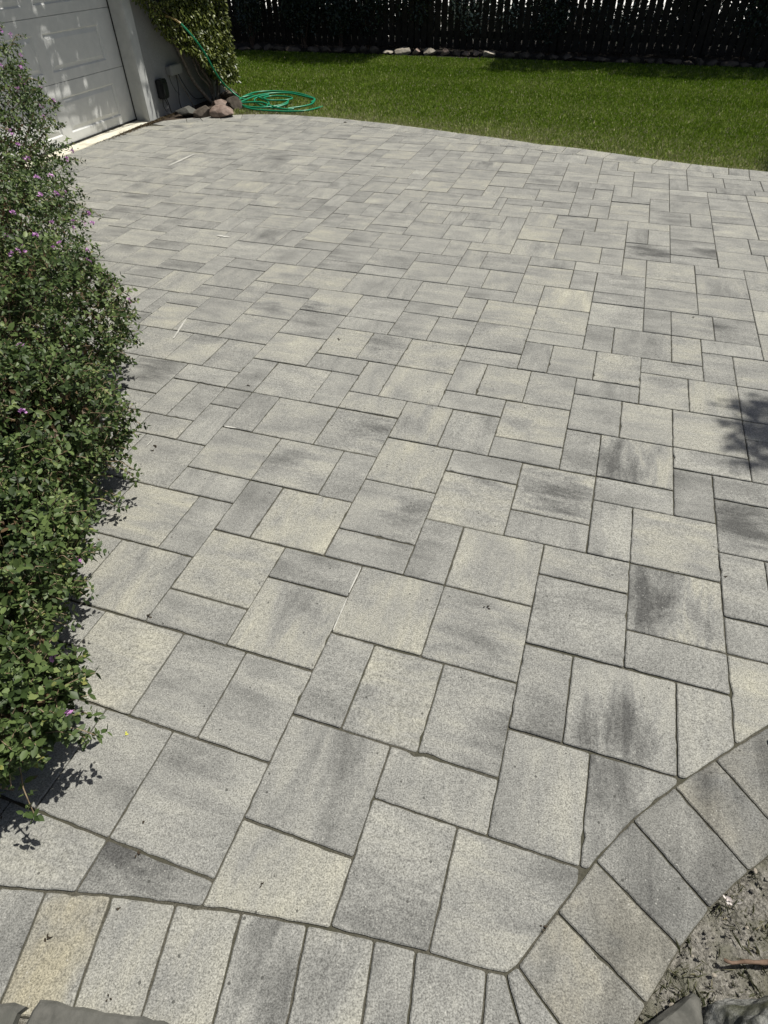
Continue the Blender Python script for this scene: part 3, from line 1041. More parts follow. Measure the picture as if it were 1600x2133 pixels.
par(link('thin_wire', npmesh('thin_wire', V, Fx), M_BLACK), ol)

# ------------------------------------------------------------------ climbing vine at the garage corner
def in_wall(a):
    """rows of (s, n, z) to world"""
    a = np.asarray(a)
    return PW[None] + WD[None] * a[:, :1] + WN[None] * a[:, 1:2] + ZA[None] * a[:, 2:3]


vine = thing('climbing_vine', 'leafy climbing vine with pale stems on the garage corner', 'vine', wp(1.2, 0.15, 0))
VZ_S = [0.1, 0.35, 0.55, 0.8, 1.1, 1.3, 1.6, 2.4]
VZ = [1.15, 0.95, 0.74, 0.62, 0.52, 0.38, 0.16, 0.12]


def vine_leaves(n, s0, s1, n0, n1, z1, zlow=None, edge=.1):
    s = rg.uniform(s0, s1, n)
    nn = n0 + (n1 - n0) * np.sqrt(rg.random(n))
    z0 = np.interp(s + .9 * nn, VZ_S, VZ)
    z = z0 + (z1 - z0) * rg.random(n) ** 1.0
    a = np.stack([s, nn, z], 1)
    keep = (fbm(a, 5.5) + rg.normal(0, .25, n)) > -0.35
    keep &= ((z - z0) > edge * (0.5 + fbm(a, 9.0))) & (s < 2.0 - .9 * nn + .05 * fbm(a, 8.0))
    return a[keep]


a = vine_leaves(26000, -0.05, 2.05, 0.03, 0.38, 1.5, edge=.05)
a = a[a[:, 1] < np.interp(a[:, 0], [-.05, .3, .8, 1.4], [.08, .22, .36, .40]) + .04 * fbm(a, 7.0)]
P = in_wall(a)
nr = rg.normal(0, .45, P.shape) + WN + ZA * 0.75
ax = rg.normal(0, .6, P.shape) - ZA * 0.55 + WN * 0.2
par(leaf_obj('foliage', P, ax, nr, rg.uniform(.028, .058, len(P)), M_VINE, wr=.52), vine)
stems = []
rad = []
for (s, n_, path) in [(1.22, .16, [(1.05, .14, .14), (.93, .10, .30), (.86, .06, .52), (.70, .04, .8), (.45, .03, 1.1), (.3, .03, 1.5)]),
                      (1.30, .14, [(1.27, .16, .18), (1.16, .13, .36), (1.05, .09, .6), (.92, .06, .95), (.8, .05, 1.4)]),
                      (1.28, .20, [(1.38, .20, .16), (1.40, .18, .34), (1.36, .15, .6), (1.40, .12, 1.0), (1.3, .1, 1.5)]),
                      (1.26, .18, [(1.22, .17, .10), (1.12, .20, .22), (1.02, .16, .33), (1.0, .12, .5)]),
                      (0.86, .10, [(.82, .07, .12), (.76, .04, .26), (.68, .02, .4)]),
                      (1.5, .12, [(1.55, .14, .25), (1.62, .12, .6), (1.7, .1, 1.1)])]:
    pl = smooth_line([wp(s, n_, -.02)] + [wp(*q) for q in path], .05)
    stems.append(pl); rad.append(np.linspace(.026 if s > 1 and len(path) > 4 else .009, .010 if s > 1 else .005, len(pl)))
for _ in range(60):
    s = rnd.uniform(.4, 1.9); z = np.interp(s, VZ_S, VZ) + rnd.uniform(0, .6)
    stems.append([wp(s, .08, z + .12), wp(s + rnd.uniform(-.08, .08), .16, z + .02), wp(s + rnd.uniform(-.12, .12), .25, z - .02)]); rad.append(.003)
V, Fx = tube_np(stems, rad, 6)
par(link('stem', npmesh('stem', V, Fx), M_BARK, smooth=True), vine)
# unseen leaves added above the door, placed to throw its dappled shade
n = 330000
SC_, SA_ = 1 / math.tan(SUN_EL), SUN_AZ - math.atan2(WD[0], WD[1])
KN, KS = SC_ * math.sin(SA_), SC_ * math.cos(SA_)
nn = rg.uniform(.22, 1.0, n)
sh = rg.uniform(-4.9, 2.0, n)
zh = rg.uniform(-.45, 2.2, n)
tt_ = (nn + np.where(sh < 0, .204, 0)) / KN
s, z = sh + KS * tt_, zh + tt_
q0 = np.zeros(n)
ragged = np.interp(sh, [-3, -1.5, -1.25, -1.0, -.85, -.5, 0, .05, .5, 2], [.80, .72, .62, .50, .20, -.05, .0, .2, .12, -.2])
F_ = .75 * fbm(np.stack([sh * 4, zh * 1.6, q0], 1), 1.5) + 1.3 * fbm(np.stack([sh * 15, zh * 3.0, q0 + 3], 1), 1.5)
edge_ = ragged + .16 * fbm(np.stack([sh * 13, q0, q0 + 8], 1), 1.6) + .16 * fbm(np.stack([sh * 40, q0, q0 + 5], 1), 1.6)
thr = np.interp(sh, [-3, -1.5, -.9, 0, .4], [.10, .05, -.20, -.36, -.75]) - .3 * np.clip(zh - .9, 0, 1) + .25 * np.clip(.5 - zh, 0, .5)
thr = np.where((sh > -.01) & (sh < .13) & (zh < .75), thr + .7, thr)
keep = (z > 1.95) & (z < 3.7) & (zh > edge_) & (F_ + rg.normal(0, .04, n) > thr)
a = np.stack([s, nn, z], 1)[keep]
P = in_wall(a)
par(leaf_obj('shade_foliage', P, rg.normal(0, .6, P.shape) - ZA * .6, rg.normal(0, .5, P.shape) + ZA * .7 + WN * .5, rg.uniform(.028, .05, len(P)), M_VINE, wr=.45, rich=False), vine)
pls = []
for k in range(4):
    pls.append(smooth_line([wp(1.3 - i * 0.9 + rnd.uniform(-.1, .1), .45 + .08 * k + rnd.uniform(-.06, .06), 2.55 + .1 * k + rnd.uniform(-.08, .08)) for i in range(8)], .15))
for k in range(90):
    e = P[rg.integers(len(P))]
    b_ = pls[k % 4][rg.integers(len(pls[0]))]
    pls.append(smooth_line([b_, (b_ + e) / 2 + rg.normal(0, .08, 3), e], .15))
pls.append(smooth_line([wp(.8, .05, 1.35), wp(.9, .15, 1.9), wp(1.0, .35, 2.4), wp(1.2, .45, 2.55)], .1))
V, Fx = tube_np(pls, [.012] * 4 + [.005] * 90 + [.012], 6)
par(link('shade_branch', npmesh('shade_branch', V, Fx), M_BARK), vine)

# ------------------------------------------------------------------ garden hose
def g3(x, y, z=0.0):
    return unp(x, y, z)


hose = thing('garden_hose', 'green garden hose hanging from the vine and coiled on the lawn edge', 'garden hose', g3(578, 215))
HZ = 0.022


def hp(l, z=HZ):
    return [g3(p[0], p[1], p[2] if len(p) > 2 else z) for p in l]


coil = [hp([(497, 209, .05), (510, 200, .04), (535, 192, .03), (575, 190), (620, 194), (650, 203), (656, 208), (648, 217), (628, 222), (600, 226, .02)]),
        hp([(500, 213, .05), (530, 201, .06), (560, 195, .05), (600, 194, .04), (640, 202), (655, 207), (648, 213)]),
        hp([(499, 215, .04), (520, 213, .05), (545, 213, .05), (557, 217, .04), (575, 224, .03), (600, 228, .02), (612, 227, .02)]),
        hp([(505, 222, .02), (530, 228), (570, 231), (605, 232), (640, 230), (672, 222, .01)]),
        hp([(549, 204, .07), (560, 201, .06), (580, 200, .06), (602, 202, .06), (609, 205, .06), (598, 208, .06), (575, 209, .06), (556, 208, .07), (549, 204, .07)]),
        hp([(600, 210, .05), (598, 216, .04), (585, 221, .03), (570, 225, .02), (552, 222), (535, 215, .03), (530, 207, .04), (540, 202, .05), (560, 197, .05)]),
        hp([(497, 209, .05), (499, 216, .04), (515, 222, .03), (545, 224, .03), (580, 220, .03), (596, 214, .04), (601, 210, .05)]),
        hp([(505, 203, .05), (525, 199, .06), (545, 205, .05), (560, 214, .04), (555, 222, .03)])]
coil = [smooth_line(c, .03) for c in coil]
V, Fx = tube_np(coil, [.0105] * len(coil), 8)
par(link('coil', npmesh('coil', V, Fx), M_HOSE, smooth=True), hose)
run = [wp(0.50, .36, .90), wp(0.58, .44, .77), wp(0.77, .45, .585), wp(0.94, .44, .39), wp(1.10, .43, .25), wp(1.28, .42, .14), g3(500, 204, .05), g3(515, 208, .03)]
run = smooth_line(run, .03)
V, Fx = tube_np([run], [.0105], 8)
par(link('hanging_run', npmesh('hanging_run', V, Fx), M_HOSE, smooth=True), hose)
V, Fx = tube_np([[wp(.48, .05, .98), wp(.47, .2, .97), wp(.48, .30, .94), wp(.50, .36, .90)]], [.011], 8)
par(link('coupling', npmesh('coupling', V, Fx), M_BRASS, smooth=True), hose)


# ------------------------------------------------------------------ rocks
def place_rock(name, x, y, w, h, m, label, group, seed, depth=0.8, zup=0.30, rz=None, wk=1.05, hk=1.5):
    g = unp(x, y)
    dz = RW[2] @ np.array([g[0], g[1], -CH])
    mw = w * dz / F
    mh = h * dz / F
    me = rock_mesh(name, (mw * wk, mw * depth, mh * hk), seed)
    o = link(name, me, m)
    o.location = (g[0], g[1], mh * zup)
    a = math.atan2(RD[1], RD[0]) if rz is None else rz
    o.rotation_euler = (0, 0, a + rnd.uniform(-.25, .25))
    tag(o, label, 'rock', group)
    return o


near_rocks = [(395, 243, 44, 20, M_FLAG, 'dark flat-topped rock at the left end of the pile under the vine'),
              (427, 245, 34, 29, M_STONE, 'upright grey-brown rock under the vine between the dark flat rock and the broad pink one'),
              (466, 244, 52, 23, M_STONE_P, 'broad flat pinkish rock leaning in front of the vine stems'),
              (460, 230, 40, 26, M_STONE_P, 'pinkish rock wedged behind the broad flat one in the pile'),
              (489, 229, 40, 30, M_STONE, 'squat brown rock at the right end of the pile by the hose'),
              (482, 211, 36, 28, M_STONE, 'grey-brown rock at the back of the pile where the hose crosses')]
for i, (x, y, w, h, m, lb) in enumerate(near_rocks):
    place_rock('rock', x, y - 2, w, h, m, lb, 'rocks piled under the climbing vine', 130 + i, rz=0.2, wk=1.35, hk=1.15)

ORD = 'leftmost,second,third,fourth,fifth,sixth,seventh,eighth,ninth,tenth,eleventh,twelfth,thirteenth,fourteenth,fifteenth,sixteenth,seventeenth,eighteenth,nineteenth,twentieth'.split(',')
FAR = [(487, 22, 12, 'd'), (510, 34, 10, 'f'), (537, 24, 15, 'd'), (559, 24, 15, 'd'), (582, 27, 13, 'd'), (612, 36, 12, 'f'), (650, 32, 10, 'p'), (679, 21, 14, 'b'), (710, 33, 12, 'd'), (735, 19, 12, 'd'), (756, 20, 14, 'd'), (777, 27, 14, 'd'),
       (806, 32, 8, 'l'), (838, 34, 14, 'l'), (869, 20, 14, 'k'), (896, 36, 12, 'l'), (927, 20, 13, 'k'), (950, 18, 11, 'd'), (971, 22, 10, 'k'), (992, 20, 13, 'k'), (1018, 36, 13, 'l'),
       (1060, 36, 13, 'd'), (1094, 29, 12, 'd'), (1124, 27, 11, 'd'), (1152, 24, 12, 'd'), (1178, 26, 12, 'd'), (1208, 30, 9, 'f'), (1256, 38, 11, 'f'), (1295, 34, 8, 'f'), (1322, 26, 11, 'p'), (1354, 28, 12, 'd'), (1373, 13, 12, 'd'), (1402, 44, 12, 'f'),
       (1434, 24, 12, 'd'), (1457, 21, 15, 'd'), (1482, 27, 13, 'd'), (1516, 36, 10, 'p'), (1552, 36, 11, 'f'), (1580, 26, 13, 'd')]
LOOK = {'d': ('shaded rounded grey rock', M_STONE), 'f': ('shaded flat grey rock', M_STONE), 'p': ('greyish low rock', M_STONE), 'b': ('boxy square-topped grey rock', M_STONE), 'l': ('sunlit angular pale rock', M_STONE_L), 'k': ('sunlit pinkish rock', M_STONE_P)}  # sunlit rocks get paler stone than shaded ones: part of the light is colour
tot = len(FAR)
for i, (x, w, h, k) in enumerate(FAR):
    y = np.interp(x, [480, 680, 850, 1000, 1200, 1400, 1600], [104, 108, 113, 117, 126, 134, 141])
    nm = LOOK[k][0]
    if i < 20:
        lb = nm + ', ' + ORD[i] + ' from the left in the row edging the far bed'
    else:
        q = tot - 1 - i
        lb = nm + ', ' + (ORD[q] + ' from the right' if q else 'rightmost') + ' in the row edging the far bed'
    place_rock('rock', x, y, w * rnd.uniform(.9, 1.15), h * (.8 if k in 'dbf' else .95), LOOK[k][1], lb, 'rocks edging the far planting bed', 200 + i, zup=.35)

# ------------------------------------------------------------------ fence
FN = 0.62
fence = thing('picket_fence', 'dark weathered picket fence behind the planting bed with bright gaps', 'fence', (*rp(4, FN), 0))
AX = (np.array([RD[0], RD[1], 0]), np.array([RN[0], RN[1], 0]), ZA)
L0, PIT = -1.5, 0.125
picket = None
pv_, pf_ = [], []
for k in range(100):
    c = rp(L0 + k * PIT, FN)
    h = 1.80 + rnd.uniform(-.01, .01)
    wv = rnd.uniform(.048, .0545)
    v, f = [], []
    lean = rnd.gauss(0, .004)
    zb = rnd.uniform(.03, .07)
    prof = [(-wv, zb), (wv, zb), (wv, h - .05), (wv - .03, h), (-wv + .03, h), (-wv, h - .05)]
    for side in (-.009, .009):
        for (a_, z_) in prof:
            q = c + RD * (a_ + lean * z_) + RN * side
            v.append((q[0], q[1], z_))
    f = [(5, 4, 3, 2, 1, 0), (6, 7, 8, 9, 10, 11)] + [(i, (i + 1) % 6, 6 + (i + 1) % 6, 6 + i) for i in range(6)]
    par(link('picket', pydata('picket', v, f), M_WOOD), fence)
for z_ in (0.26, 1.5):
    v, f = [], []
    c = rp(L0 + 49.5 * PIT, FN + .032)
    box_geo(v, f, (c[0], c[1], z_), AX, (6.3, .02, .045))
    par(link('rail', pydata('rail', v, f), M_WOOD), fence)
for k in range(6):
    v, f = [], []
    c = rp(L0 + .5 + k * 2.4, FN + .10)
    box_geo(v, f, (c[0], c[1], .9), AX, (.045, .045, .95))
    par(link('post', pydata('post', v, f), M_WOOD), fence)

# ------------------------------------------------------------------ shrubs in the bed, trees that shade it
M_BUSHP = mat_leaf('pale_lit_bush_leaf', (0.05, 0.075, 0.045), (0.36, 0.42, 0.34), 0.3, 0.6, 0.15)  # paler copy of the bush leaf; the lit look is in its colour


def bush(x, y, w, h, lb, n=700, size=.05, seed=0, back=.3, open_=.0):
    g = unp(x, y); c = np.array([g[0], g[1]]) + RN * back
    t = thing('bed_shrub', lb, 'shrub', (c[0], c[1], 0), 'shrubs in front of the fence')
    P = unit(rg.normal(size=(n, 3))) * (rg.random((n, 1)) ** .45) * [w / 2, .24, h / 2]
    P = P[(fbm(P + seed, 8) > -.25 + open_)]
    P = P[:, :1] * AX[0] + P[:, 1:2] * AX[1] + P[:, 2:] * ZA + np.array([c[0], c[1], h * .62])
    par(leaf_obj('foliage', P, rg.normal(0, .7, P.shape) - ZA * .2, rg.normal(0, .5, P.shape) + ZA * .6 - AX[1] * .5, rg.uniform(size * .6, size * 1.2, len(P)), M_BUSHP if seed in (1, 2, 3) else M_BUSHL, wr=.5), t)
    pls = []
    for k in range(9):
        e = P[rg.integers(len(P))]
        pls.append(smooth_line([np.array([c[0], c[1], -.01]) + rg.normal(0, .02, 3) * [1, 1, 0], (np.array([c[0], c[1], .2]) + e) / 2 + rg.normal(0, .03, 3), e], .08))
    V, Fx = tube_np(pls, [np.linspace(.009, .003, len(p)) for p in pls], 5)
    par(link('stem', npmesh('stem', V, Fx), M_TWIG), t)
    return t


bush(700, 105, .7, 1.0, 'dark shrub squeezed between two others left of the sunlit rocks', 2600, .06, 13, .25)
bush(1135, 118, .8, 1.0, 'dim shrub under the row of bare pickets near the middle', 2400, .055, 14, .25)
bush(1545, 131, .7, 1.3, 'dark shrub second from the right edge of the photo', 2400, .06, 15, .25)
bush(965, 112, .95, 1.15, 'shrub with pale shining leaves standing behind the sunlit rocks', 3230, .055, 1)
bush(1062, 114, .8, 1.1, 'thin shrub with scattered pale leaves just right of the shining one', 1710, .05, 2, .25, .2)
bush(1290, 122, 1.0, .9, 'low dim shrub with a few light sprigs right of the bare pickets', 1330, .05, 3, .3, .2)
bush(1430, 126, 1.0, 1.3, 'dark broad-leaved shrub near the right end of the fence', 4940, .06, 4, .3)
bush(1590, 132, .8, 1.1, 'dark shrub cut by the right edge of the photo', 2090, .06, 5, .3)
bush(622, 103, 1.0, 1.3, 'black-green shrub in deep shade at the left of the fence', 6080, .06, 6, .3)
bush(756, 106, .95, 1.25, 'dark shrub in deep shade left of the sunlit rocks', 4940, .06, 7, .3)
bush(855, 108, 1.05, 1.25, 'dark shrub behind the angular sunlit rocks', 5320, .06, 8, .3)
bush(512, 103, .6, 1.2, 'dark shrub nearest the vine at the left end of the fence', 2850, .06, 12, .3)
bush(1205, 120, .8, 1.3, 'sparse leggy shrub in front of the bare pickets', 1330, .05, 9, .25, .3)


SPOT = ((unp(800, 112)[:2] - RA) @ RD, (unp(1045, 118)[:2] - RA) @ RD)
S2 = ((unp(880, 112)[:2] - RA) @ RD, (unp(1040, 118)[:2] - RA) @ RD)
hd = thing('hedge', 'low dark hedge seen through the gaps low in the fence', 'hedge', (*rp(5, 1.6), 0))
n = 34000
a = np.stack([rg.uniform(-3, 14, n), rg.uniform(1.25, 2.1, n), rg.random(n) ** .8 * .60], 1)
P = np.stack([RA[0] + RD[0] * a[:, 0] + RN[0] * a[:, 1], RA[1] + RD[1] * a[:, 0] + RN[1] * a[:, 1], a[:, 2] * (1 + .16 * fbm(a * [1, 1, 0], 2.4))], 1)
par(leaf_obj('foliage', P, rg.normal(0, .7, P.shape), rg.normal(0, .5, P.shape) + ZA, rg.uniform(.05, .09, n), M_BUSHL, wr=.55, rich=False), hd)
pls = [[np.array([*rp(s_, 1.65 + .1 * (i % 2)), -.02 if i % 2 else .42]) for i, s_ in enumerate(np.arange(-2.8, 14, .15))]]
V, Fx = tube_np(pls, [.012], 5)
par(link('stem', npmesh('stem', V, Fx), M_TWIG), hd)


def tree(s, n_, rs, rz_, zc, lb, group, nleaf, leafs, seed, rd=1.5):
    c = rp(s, n_)
    t = thing('shade_tree', lb, 'tree', (c[0], c[1], 0), group)
    P = unit(rg.normal(size=(nleaf, 3))) * (rg.random((nleaf, 1)) ** .4) * [rs, rd, rz_]
    P = P[(fbm(P + seed, 2.6) > -.75)]
    q = P[:, :1] * AX[0] + P[:, 1:2] * AX[1] + P[:, 2:] * ZA + np.array([c[0], c[1], zc])
    # thin spots in the canopy: sun reaches the middle of the rock row
    sh = q[:, :2] - np.array([SV.x, SV.y]) / SV.z * q[:, 2:3]
    ss_, sn_ = (sh - RA) @ RD, (sh - RA) @ RN
    edge = .16 * fbm(np.stack([ss_, sn_, ss_ * 0], 1), 5.0)
    gap2 = (ss_ > S2[0] + edge) & (ss_ < S2[1] + edge) & (sn_ < .9) & (rg.random(len(q)) < .72)
    q, ss_, sn_, edge = q[~gap2], ss_[~gap2], sn_[~gap2], edge[~gap2]
    q = q[~((ss_ > SPOT[0] + edge) & (ss_ < SPOT[1] + edge) & (sn_ < .24 + edge))]
    par(leaf_obj('crown', q, rg.normal(0, .7, q.shape) - ZA * .3, rg.normal(0, .5, q.shape) + ZA, rg.uniform(leafs * .7, leafs * 1.2, len(q)), M_TREEL, wr=.55, rich=False), t)
    pls = [smooth_line([np.array([c[0], c[1], -.05]), np.array([c[0] + .05, c[1], 1.0]), np.array([c[0] - .03, c[1] + .05, 2.0]), np.array([c[0], c[1], zc])], .2)]
    rr = [np.linspace(.09, .05, len(pls[0]))]
    for k in range(9):
        e = q[rg.integers(len(q))]
        pl = smooth_line([np.array([c[0], c[1], 1.7 + .12 * k]), (np.array([c[0], c[1], 2.2]) + e) / 2 + [0, 0, .2], e], .2)
        pls.append(pl); rr.append(np.linspace(.04, .01, len(pl)))
    V, Fx = tube_np(pls, rr, 8)
    par(link('trunk', npmesh('trunk', V, Fx), M_BARK, smooth=True), t)


for k, (s, n_, lb) in enumerate([(0.6, 1.25, 'leafy tree shading the left end of the bed from behind the fence'), (3.4, 1.15, 'leafy tree over the fence left of the sunlit rocks'), (6.9, 1.2, 'leafy tree over the middle of the fence'), (9.6, 1.15, 'leafy tree shading the right part of the bed'), (12.2, 1.2, 'leafy tree over the right end of the fence beyond the frame')]):
    tree(s, n_, 1.95, 1.25, 3.45, lb, 'trees shading the far bed', 9000, .13, k * 3.1, 1.62)

# tree on the right, outside the frame, whose outer twigs shade the pavers
c = np.array([5.1, 3.0, 0.0])
rt_ = thing('side_tree', 'small tree right of the driveway that throws leaf shadow on the pavers', 'tree', c)
P = unit(rg.normal(size=(5200, 3))) * (rg.random((5200, 1)) ** .4) * [1.0, 1.15, .7] + c + [0, 0, 4.5]
tips = [(1.53, 2.00), (1.50, 2.10), (1.66, 2.44), (1.56, 2.22), (1.63, 2.26), (1.70, 2.38), (1.62, 2.14), (1.75, 2.28), (3.78, 6.62), (3.9, 6.75), (3.7, 6.5)]
ex = []
twigs = []
for (x, y) in tips:
    zt = 4.4
    e = np.array([x, y, 0]) + np.array(SV) / SV.z * zt
    src = c + [0, 0, 4.4] + (e - c - [0, 0, 4.4]) * .1
    twigs.append(smooth_line([src, (src + e) / 2 + [0, 0, .12], e], .1))
    d = unit(e - src)
    ex.append(e - d * rg.uniform(0, .5, (150, 1)) + rg.normal(0, .04, (150, 3)))
P = np.concatenate([P] + ex)
par(leaf_obj('crown', P, rg.normal(0, .7, P.shape) - ZA * .3, rg.normal(0, .5, P.shape) + ZA, rg.uniform(.05, .09, len(P)), M_TREEL, wr=.35, rich=False), rt_)
pls = [smooth_line([c + [0, 0, -.05], c + [.05, 0, 1.0], c + [-.03, .03, 2.4], c + [0, 0, 4.5]], .2)] + twigs
V, Fx = tube_np(pls, [np.linspace(.08, .04, len(pls[0]))] + [np.linspace(.02, .004, len(p)) for p in twigs], 8)
par(link('trunk', npmesh('trunk', V, Fx), M_BARK, smooth=True), rt_)

# ------------------------------------------------------------------ lawn blades
def in_poly(P, poly):
    ins = np.zeros(len(P), bool)
    for a, b in zip(poly, poly[1:] + poly[:1]):
        c1 = (a[1] > P[:, 1]) != (b[1] > P[:, 1])
        xx = (b[0] - a[0]) * (P[:, 1] - a[1]) / (b[1] - a[1] + 1e-12) + a[0]
        ins ^= c1 & (P[:, 0] < xx)
    return ins


lawn_poly = [p + np.array([-.3, -1.0]) * (.012 + .012 * math.sin(p[0] * 23) + .012 * math.sin(p[0] * 61 + 1)) for p in FAR_OUT_S if p[0] > -1.95] + [np.array((7.2, 4.6)), rp(11.5, -.03), rp(-.8, -.03), np.array([-2.15, 10.9]), np.array([-1.95, 9.6])]
N = 900000
P = np.stack([rg.uniform(-3.8, 7.6, N), rg.uniform(4.6, 16.2, N)], 1)
P = P[in_poly(P, lawn_poly)]
dist = np.hypot(P[:, 0], P[:, 1])
P = P[rg.random(len(P)) < np.clip(8.5 / dist, .55, 1)]
dist = np.hypot(P[:, 0], P[:, 1])
P3 = np.concatenate([P, np.full((len(P), 1), -.015)], 1)
fo = np.array(FAR_OUT_S)
dmin = np.full(len(P), 9.0)
for q in fo[::3]:
    dmin = np.minimum(dmin, np.hypot(P[:, 0] - q[0], P[:, 1] - q[1]))
clump = fbm(P3, 7.0)
patch = fbm(P3 + 3, 1.1)
hgt = rg.uniform(.024, .046, len(P)) * (1 + .22 * clump) * np.where(dmin < .1, .75, 1)
ax = rg.normal(0, .42, P3.shape); ax[:, 2] = 1.0
ax[:, 0] += .25 * fbm(P3 + 11, 4.0)
nr = rg.normal(0, 1, P3.shape); nr[:, 2] = 0
stripe = np.sin((P @ np.array([-RD[1], RD[0]])) * 4.2 + .5 * patch)
var = np.clip(.04 + rg.beta(2, 2.8, len(P)) * .72 + .13 * clump + .10 * patch + .05 * stripe + .34 * np.exp(-dmin / .8) + .06 * np.exp(-dmin / 3), 0, .88)
dry = rg.random(len(P)) < (.03 + .11 * np.exp(-dmin / 1.0))
var[dry] = .99
V, Fx, k = leaf_np(P3, ax, nr, hgt, .15, .35, False)
me = npmesh('grass', V, Fx)
fattr(me, 'var', np.repeat(var, k))
gr = link('grass', me, M_GRASS)
tag(gr, 'short mown lawn of green grass beyond the pavers', 'grass', kind='stuff')

# sparse grass, thatch and fibres on the bare soil at the lower right
N = 21000
P = np.stack([rg.uniform(.35, 1.6, N), rg.uniform(-.3, .85, N)], 1)
line = [out[0], out[4], out[8]] + ro[1:]
P = P[~in_poly(P, line + [np.array((1.9, 2.5)), np.array((-1.2, 2.5))])]
P3 = np.concatenate([P, np.full((len(P), 1), -.016)], 1)
ro_ = np.array(ro[1:])
dm = np.min(np.hypot(P[:, :1] - ro_[None, :, 0], P[:, 1:] - ro_[None, :, 1]), 1)
P3 = P3[(fbm(P3, 14) + rg.normal(0, .3, len(P3)) > .12 - .5 * np.clip(dm - .08, 0, .5))]
ax = rg.normal(0, 1, P3.shape); ax[:, 2] = rg.uniform(.02, .55, len(P3))
o = leaf_obj('thatch', P3, ax, rg.normal(0, .4, P3.shape) + ZA, rg.uniform(.008, .036, len(P3)) * rg.uniform(.6, 1.2, len(P3)), M_GRASSN, wr=.065, droop=.35, rich=False)
tag(o, 'sparse dry grass and fibres on the bare soil by the border', 'grass', kind='stuff')

# crumbs of dry earth, thickest along the border stones
n = 5200
P = np.stack([rg.uniform(.35, 1.6, n), rg.uniform(-.3, .85, n)], 1)
P = P[~in_poly(P, line + [np.array((1.9, 2.5)), np.array((-1.2, 2.5))])]
dm = np.min(np.hypot(P[:, :1] - ro_[None, :, 0], P[:, 1:] - ro_[None, :, 1]), 1)
P = P[rg.random(len(P)) < .35 + .65 * np.exp(-dm / .12)]
n = len(P)
oct_ = np.array([[1, 0, 0], [-1, 0, 0], [0, 1, 0], [0, -1, 0], [0, 0, 1], [0, 0, -1]], float)
sz = rg.gamma(2.0, .0011, n) + .0008
V = (oct_[None] * rg.uniform(.6, 1.2, (n, 6, 1)) + rg.normal(0, .15, (n, 6, 3))) * sz[:, None, None]
V += np.concatenate([P, np.full((n, 1), -.014)], 1)[:, None]
ft = np.array([[0, 2, 4], [2, 1, 4], [1, 3, 4], [3, 0, 4], [2, 0, 5], [1, 2, 5], [3, 1, 5], [0, 3, 5]])
o = link('soil_crumbs', npmesh('soil_crumbs', V.reshape(-1, 3), (np.arange(n)[:, None, None] * 6 + ft[None]).reshape(-1, 3)), M_SOIL)
tag(o, 'small crumbs of dry earth strewn over the soil beside the border', 'soil crumbs', kind='stuff')

# ------------------------------------------------------------------ things at the photographer's feet
def prism(name, pts, z0, z1, m, bev=.006, jag=.004):
    pts = [np.array(p[:2]) for p in pts]
    q = []
    for i in range(len(pts)):
        a, b = pts[i], pts[(i + 1) % len(pts)]
        n = max(1, int(np.linalg.norm(b - a) / .02))
        for k in range(n):
            q.append(a + (b - a) * k / n + (rg.normal(0, jag * .5, 2) if k else 0))
    if area(q) < 0:
        q = q[::-1]
    n = len(q)
    top = inset(q, bev)
    v = [(p[0], p[1], z0) for p in q] + [(p[0], p[1], z1 - bev * .8) for p in q] + [(p[0], p[1], z1) for p in top]
    f = [(i, (i + 1) % n, n + (i + 1) % n, n + i) for i in range(n)] + [(n + i, n + (i + 1) % n, 2 * n + (i + 1) % n, 2 * n + i) for i in range(n)] + [tuple(range(2 * n, 3 * n))]
    return link(name, pydata(name, v, f), m)


zt = .024
o = prism('flagstone', [unp(x, y, zt) for x, y in [(83, 2081), (118, 2084), (150, 2097), (240, 2110), (340, 2125), (440, 2150), (490, 2300), (30, 2300), (52, 2133)]], .0, zt, M_FLAG)
tag(o, 'large dark flagstone lying over the border pavers at the lower left corner', 'flagstone', 'flagstones at the lower left')
o = prism('flagstone', [unp(x, y, zt) for x, y in [(-90, 2080), (0, 2090), (28, 2087), (52, 2096), (34, 2110), (24, 2133), (5, 2220), (-90, 2220)]], .0, zt, M_FLAG)
tag(o, 'smaller dark stone slab at the very left edge beside the large flagstone', 'flagstone', 'flagstones at the lower left')
me = rock_mesh('boulder', (.50, .42, .30), 5, sub=6, rough=.30, facets=5)
o = link('boulder', me, M_BOULDER, smooth=True); o.location = (.81, .10, .03); o.rotation_euler = (0, 0, .5)
tag(o, 'rounded mossy grey boulder in the bottom right corner', 'boulder')
me = rock_mesh('rock', (.22, .15, .08), 9, sub=4, rough=.12)
o = link('rock', me, M_FLAG); o.location = (.57, .16, .008); o.rotation_euler = (0, .1, .45)
tag(o, 'flat dark stone tucked against the mossy boulder', 'rock')
tw = smooth_line([unp(1508, 1999, .005), unp(1525, 2006, .008), unp(1550, 2003, .010), unp(1580, 2005, .010), unp(1625, 2004, .012), unp(1680, 2012, .012)], .01)
V, Fx = tube_np([tw], [np.linspace(.0035, .0062, len(tw)) * (1 + .15 * np.sin(np.arange(len(tw)) * 1.7))], 7)
tag(link('twig', npmesh('twig', V, Fx), M_TWIG, smooth=True), 'brown twig lying on the soil near the right edge', 'twig')
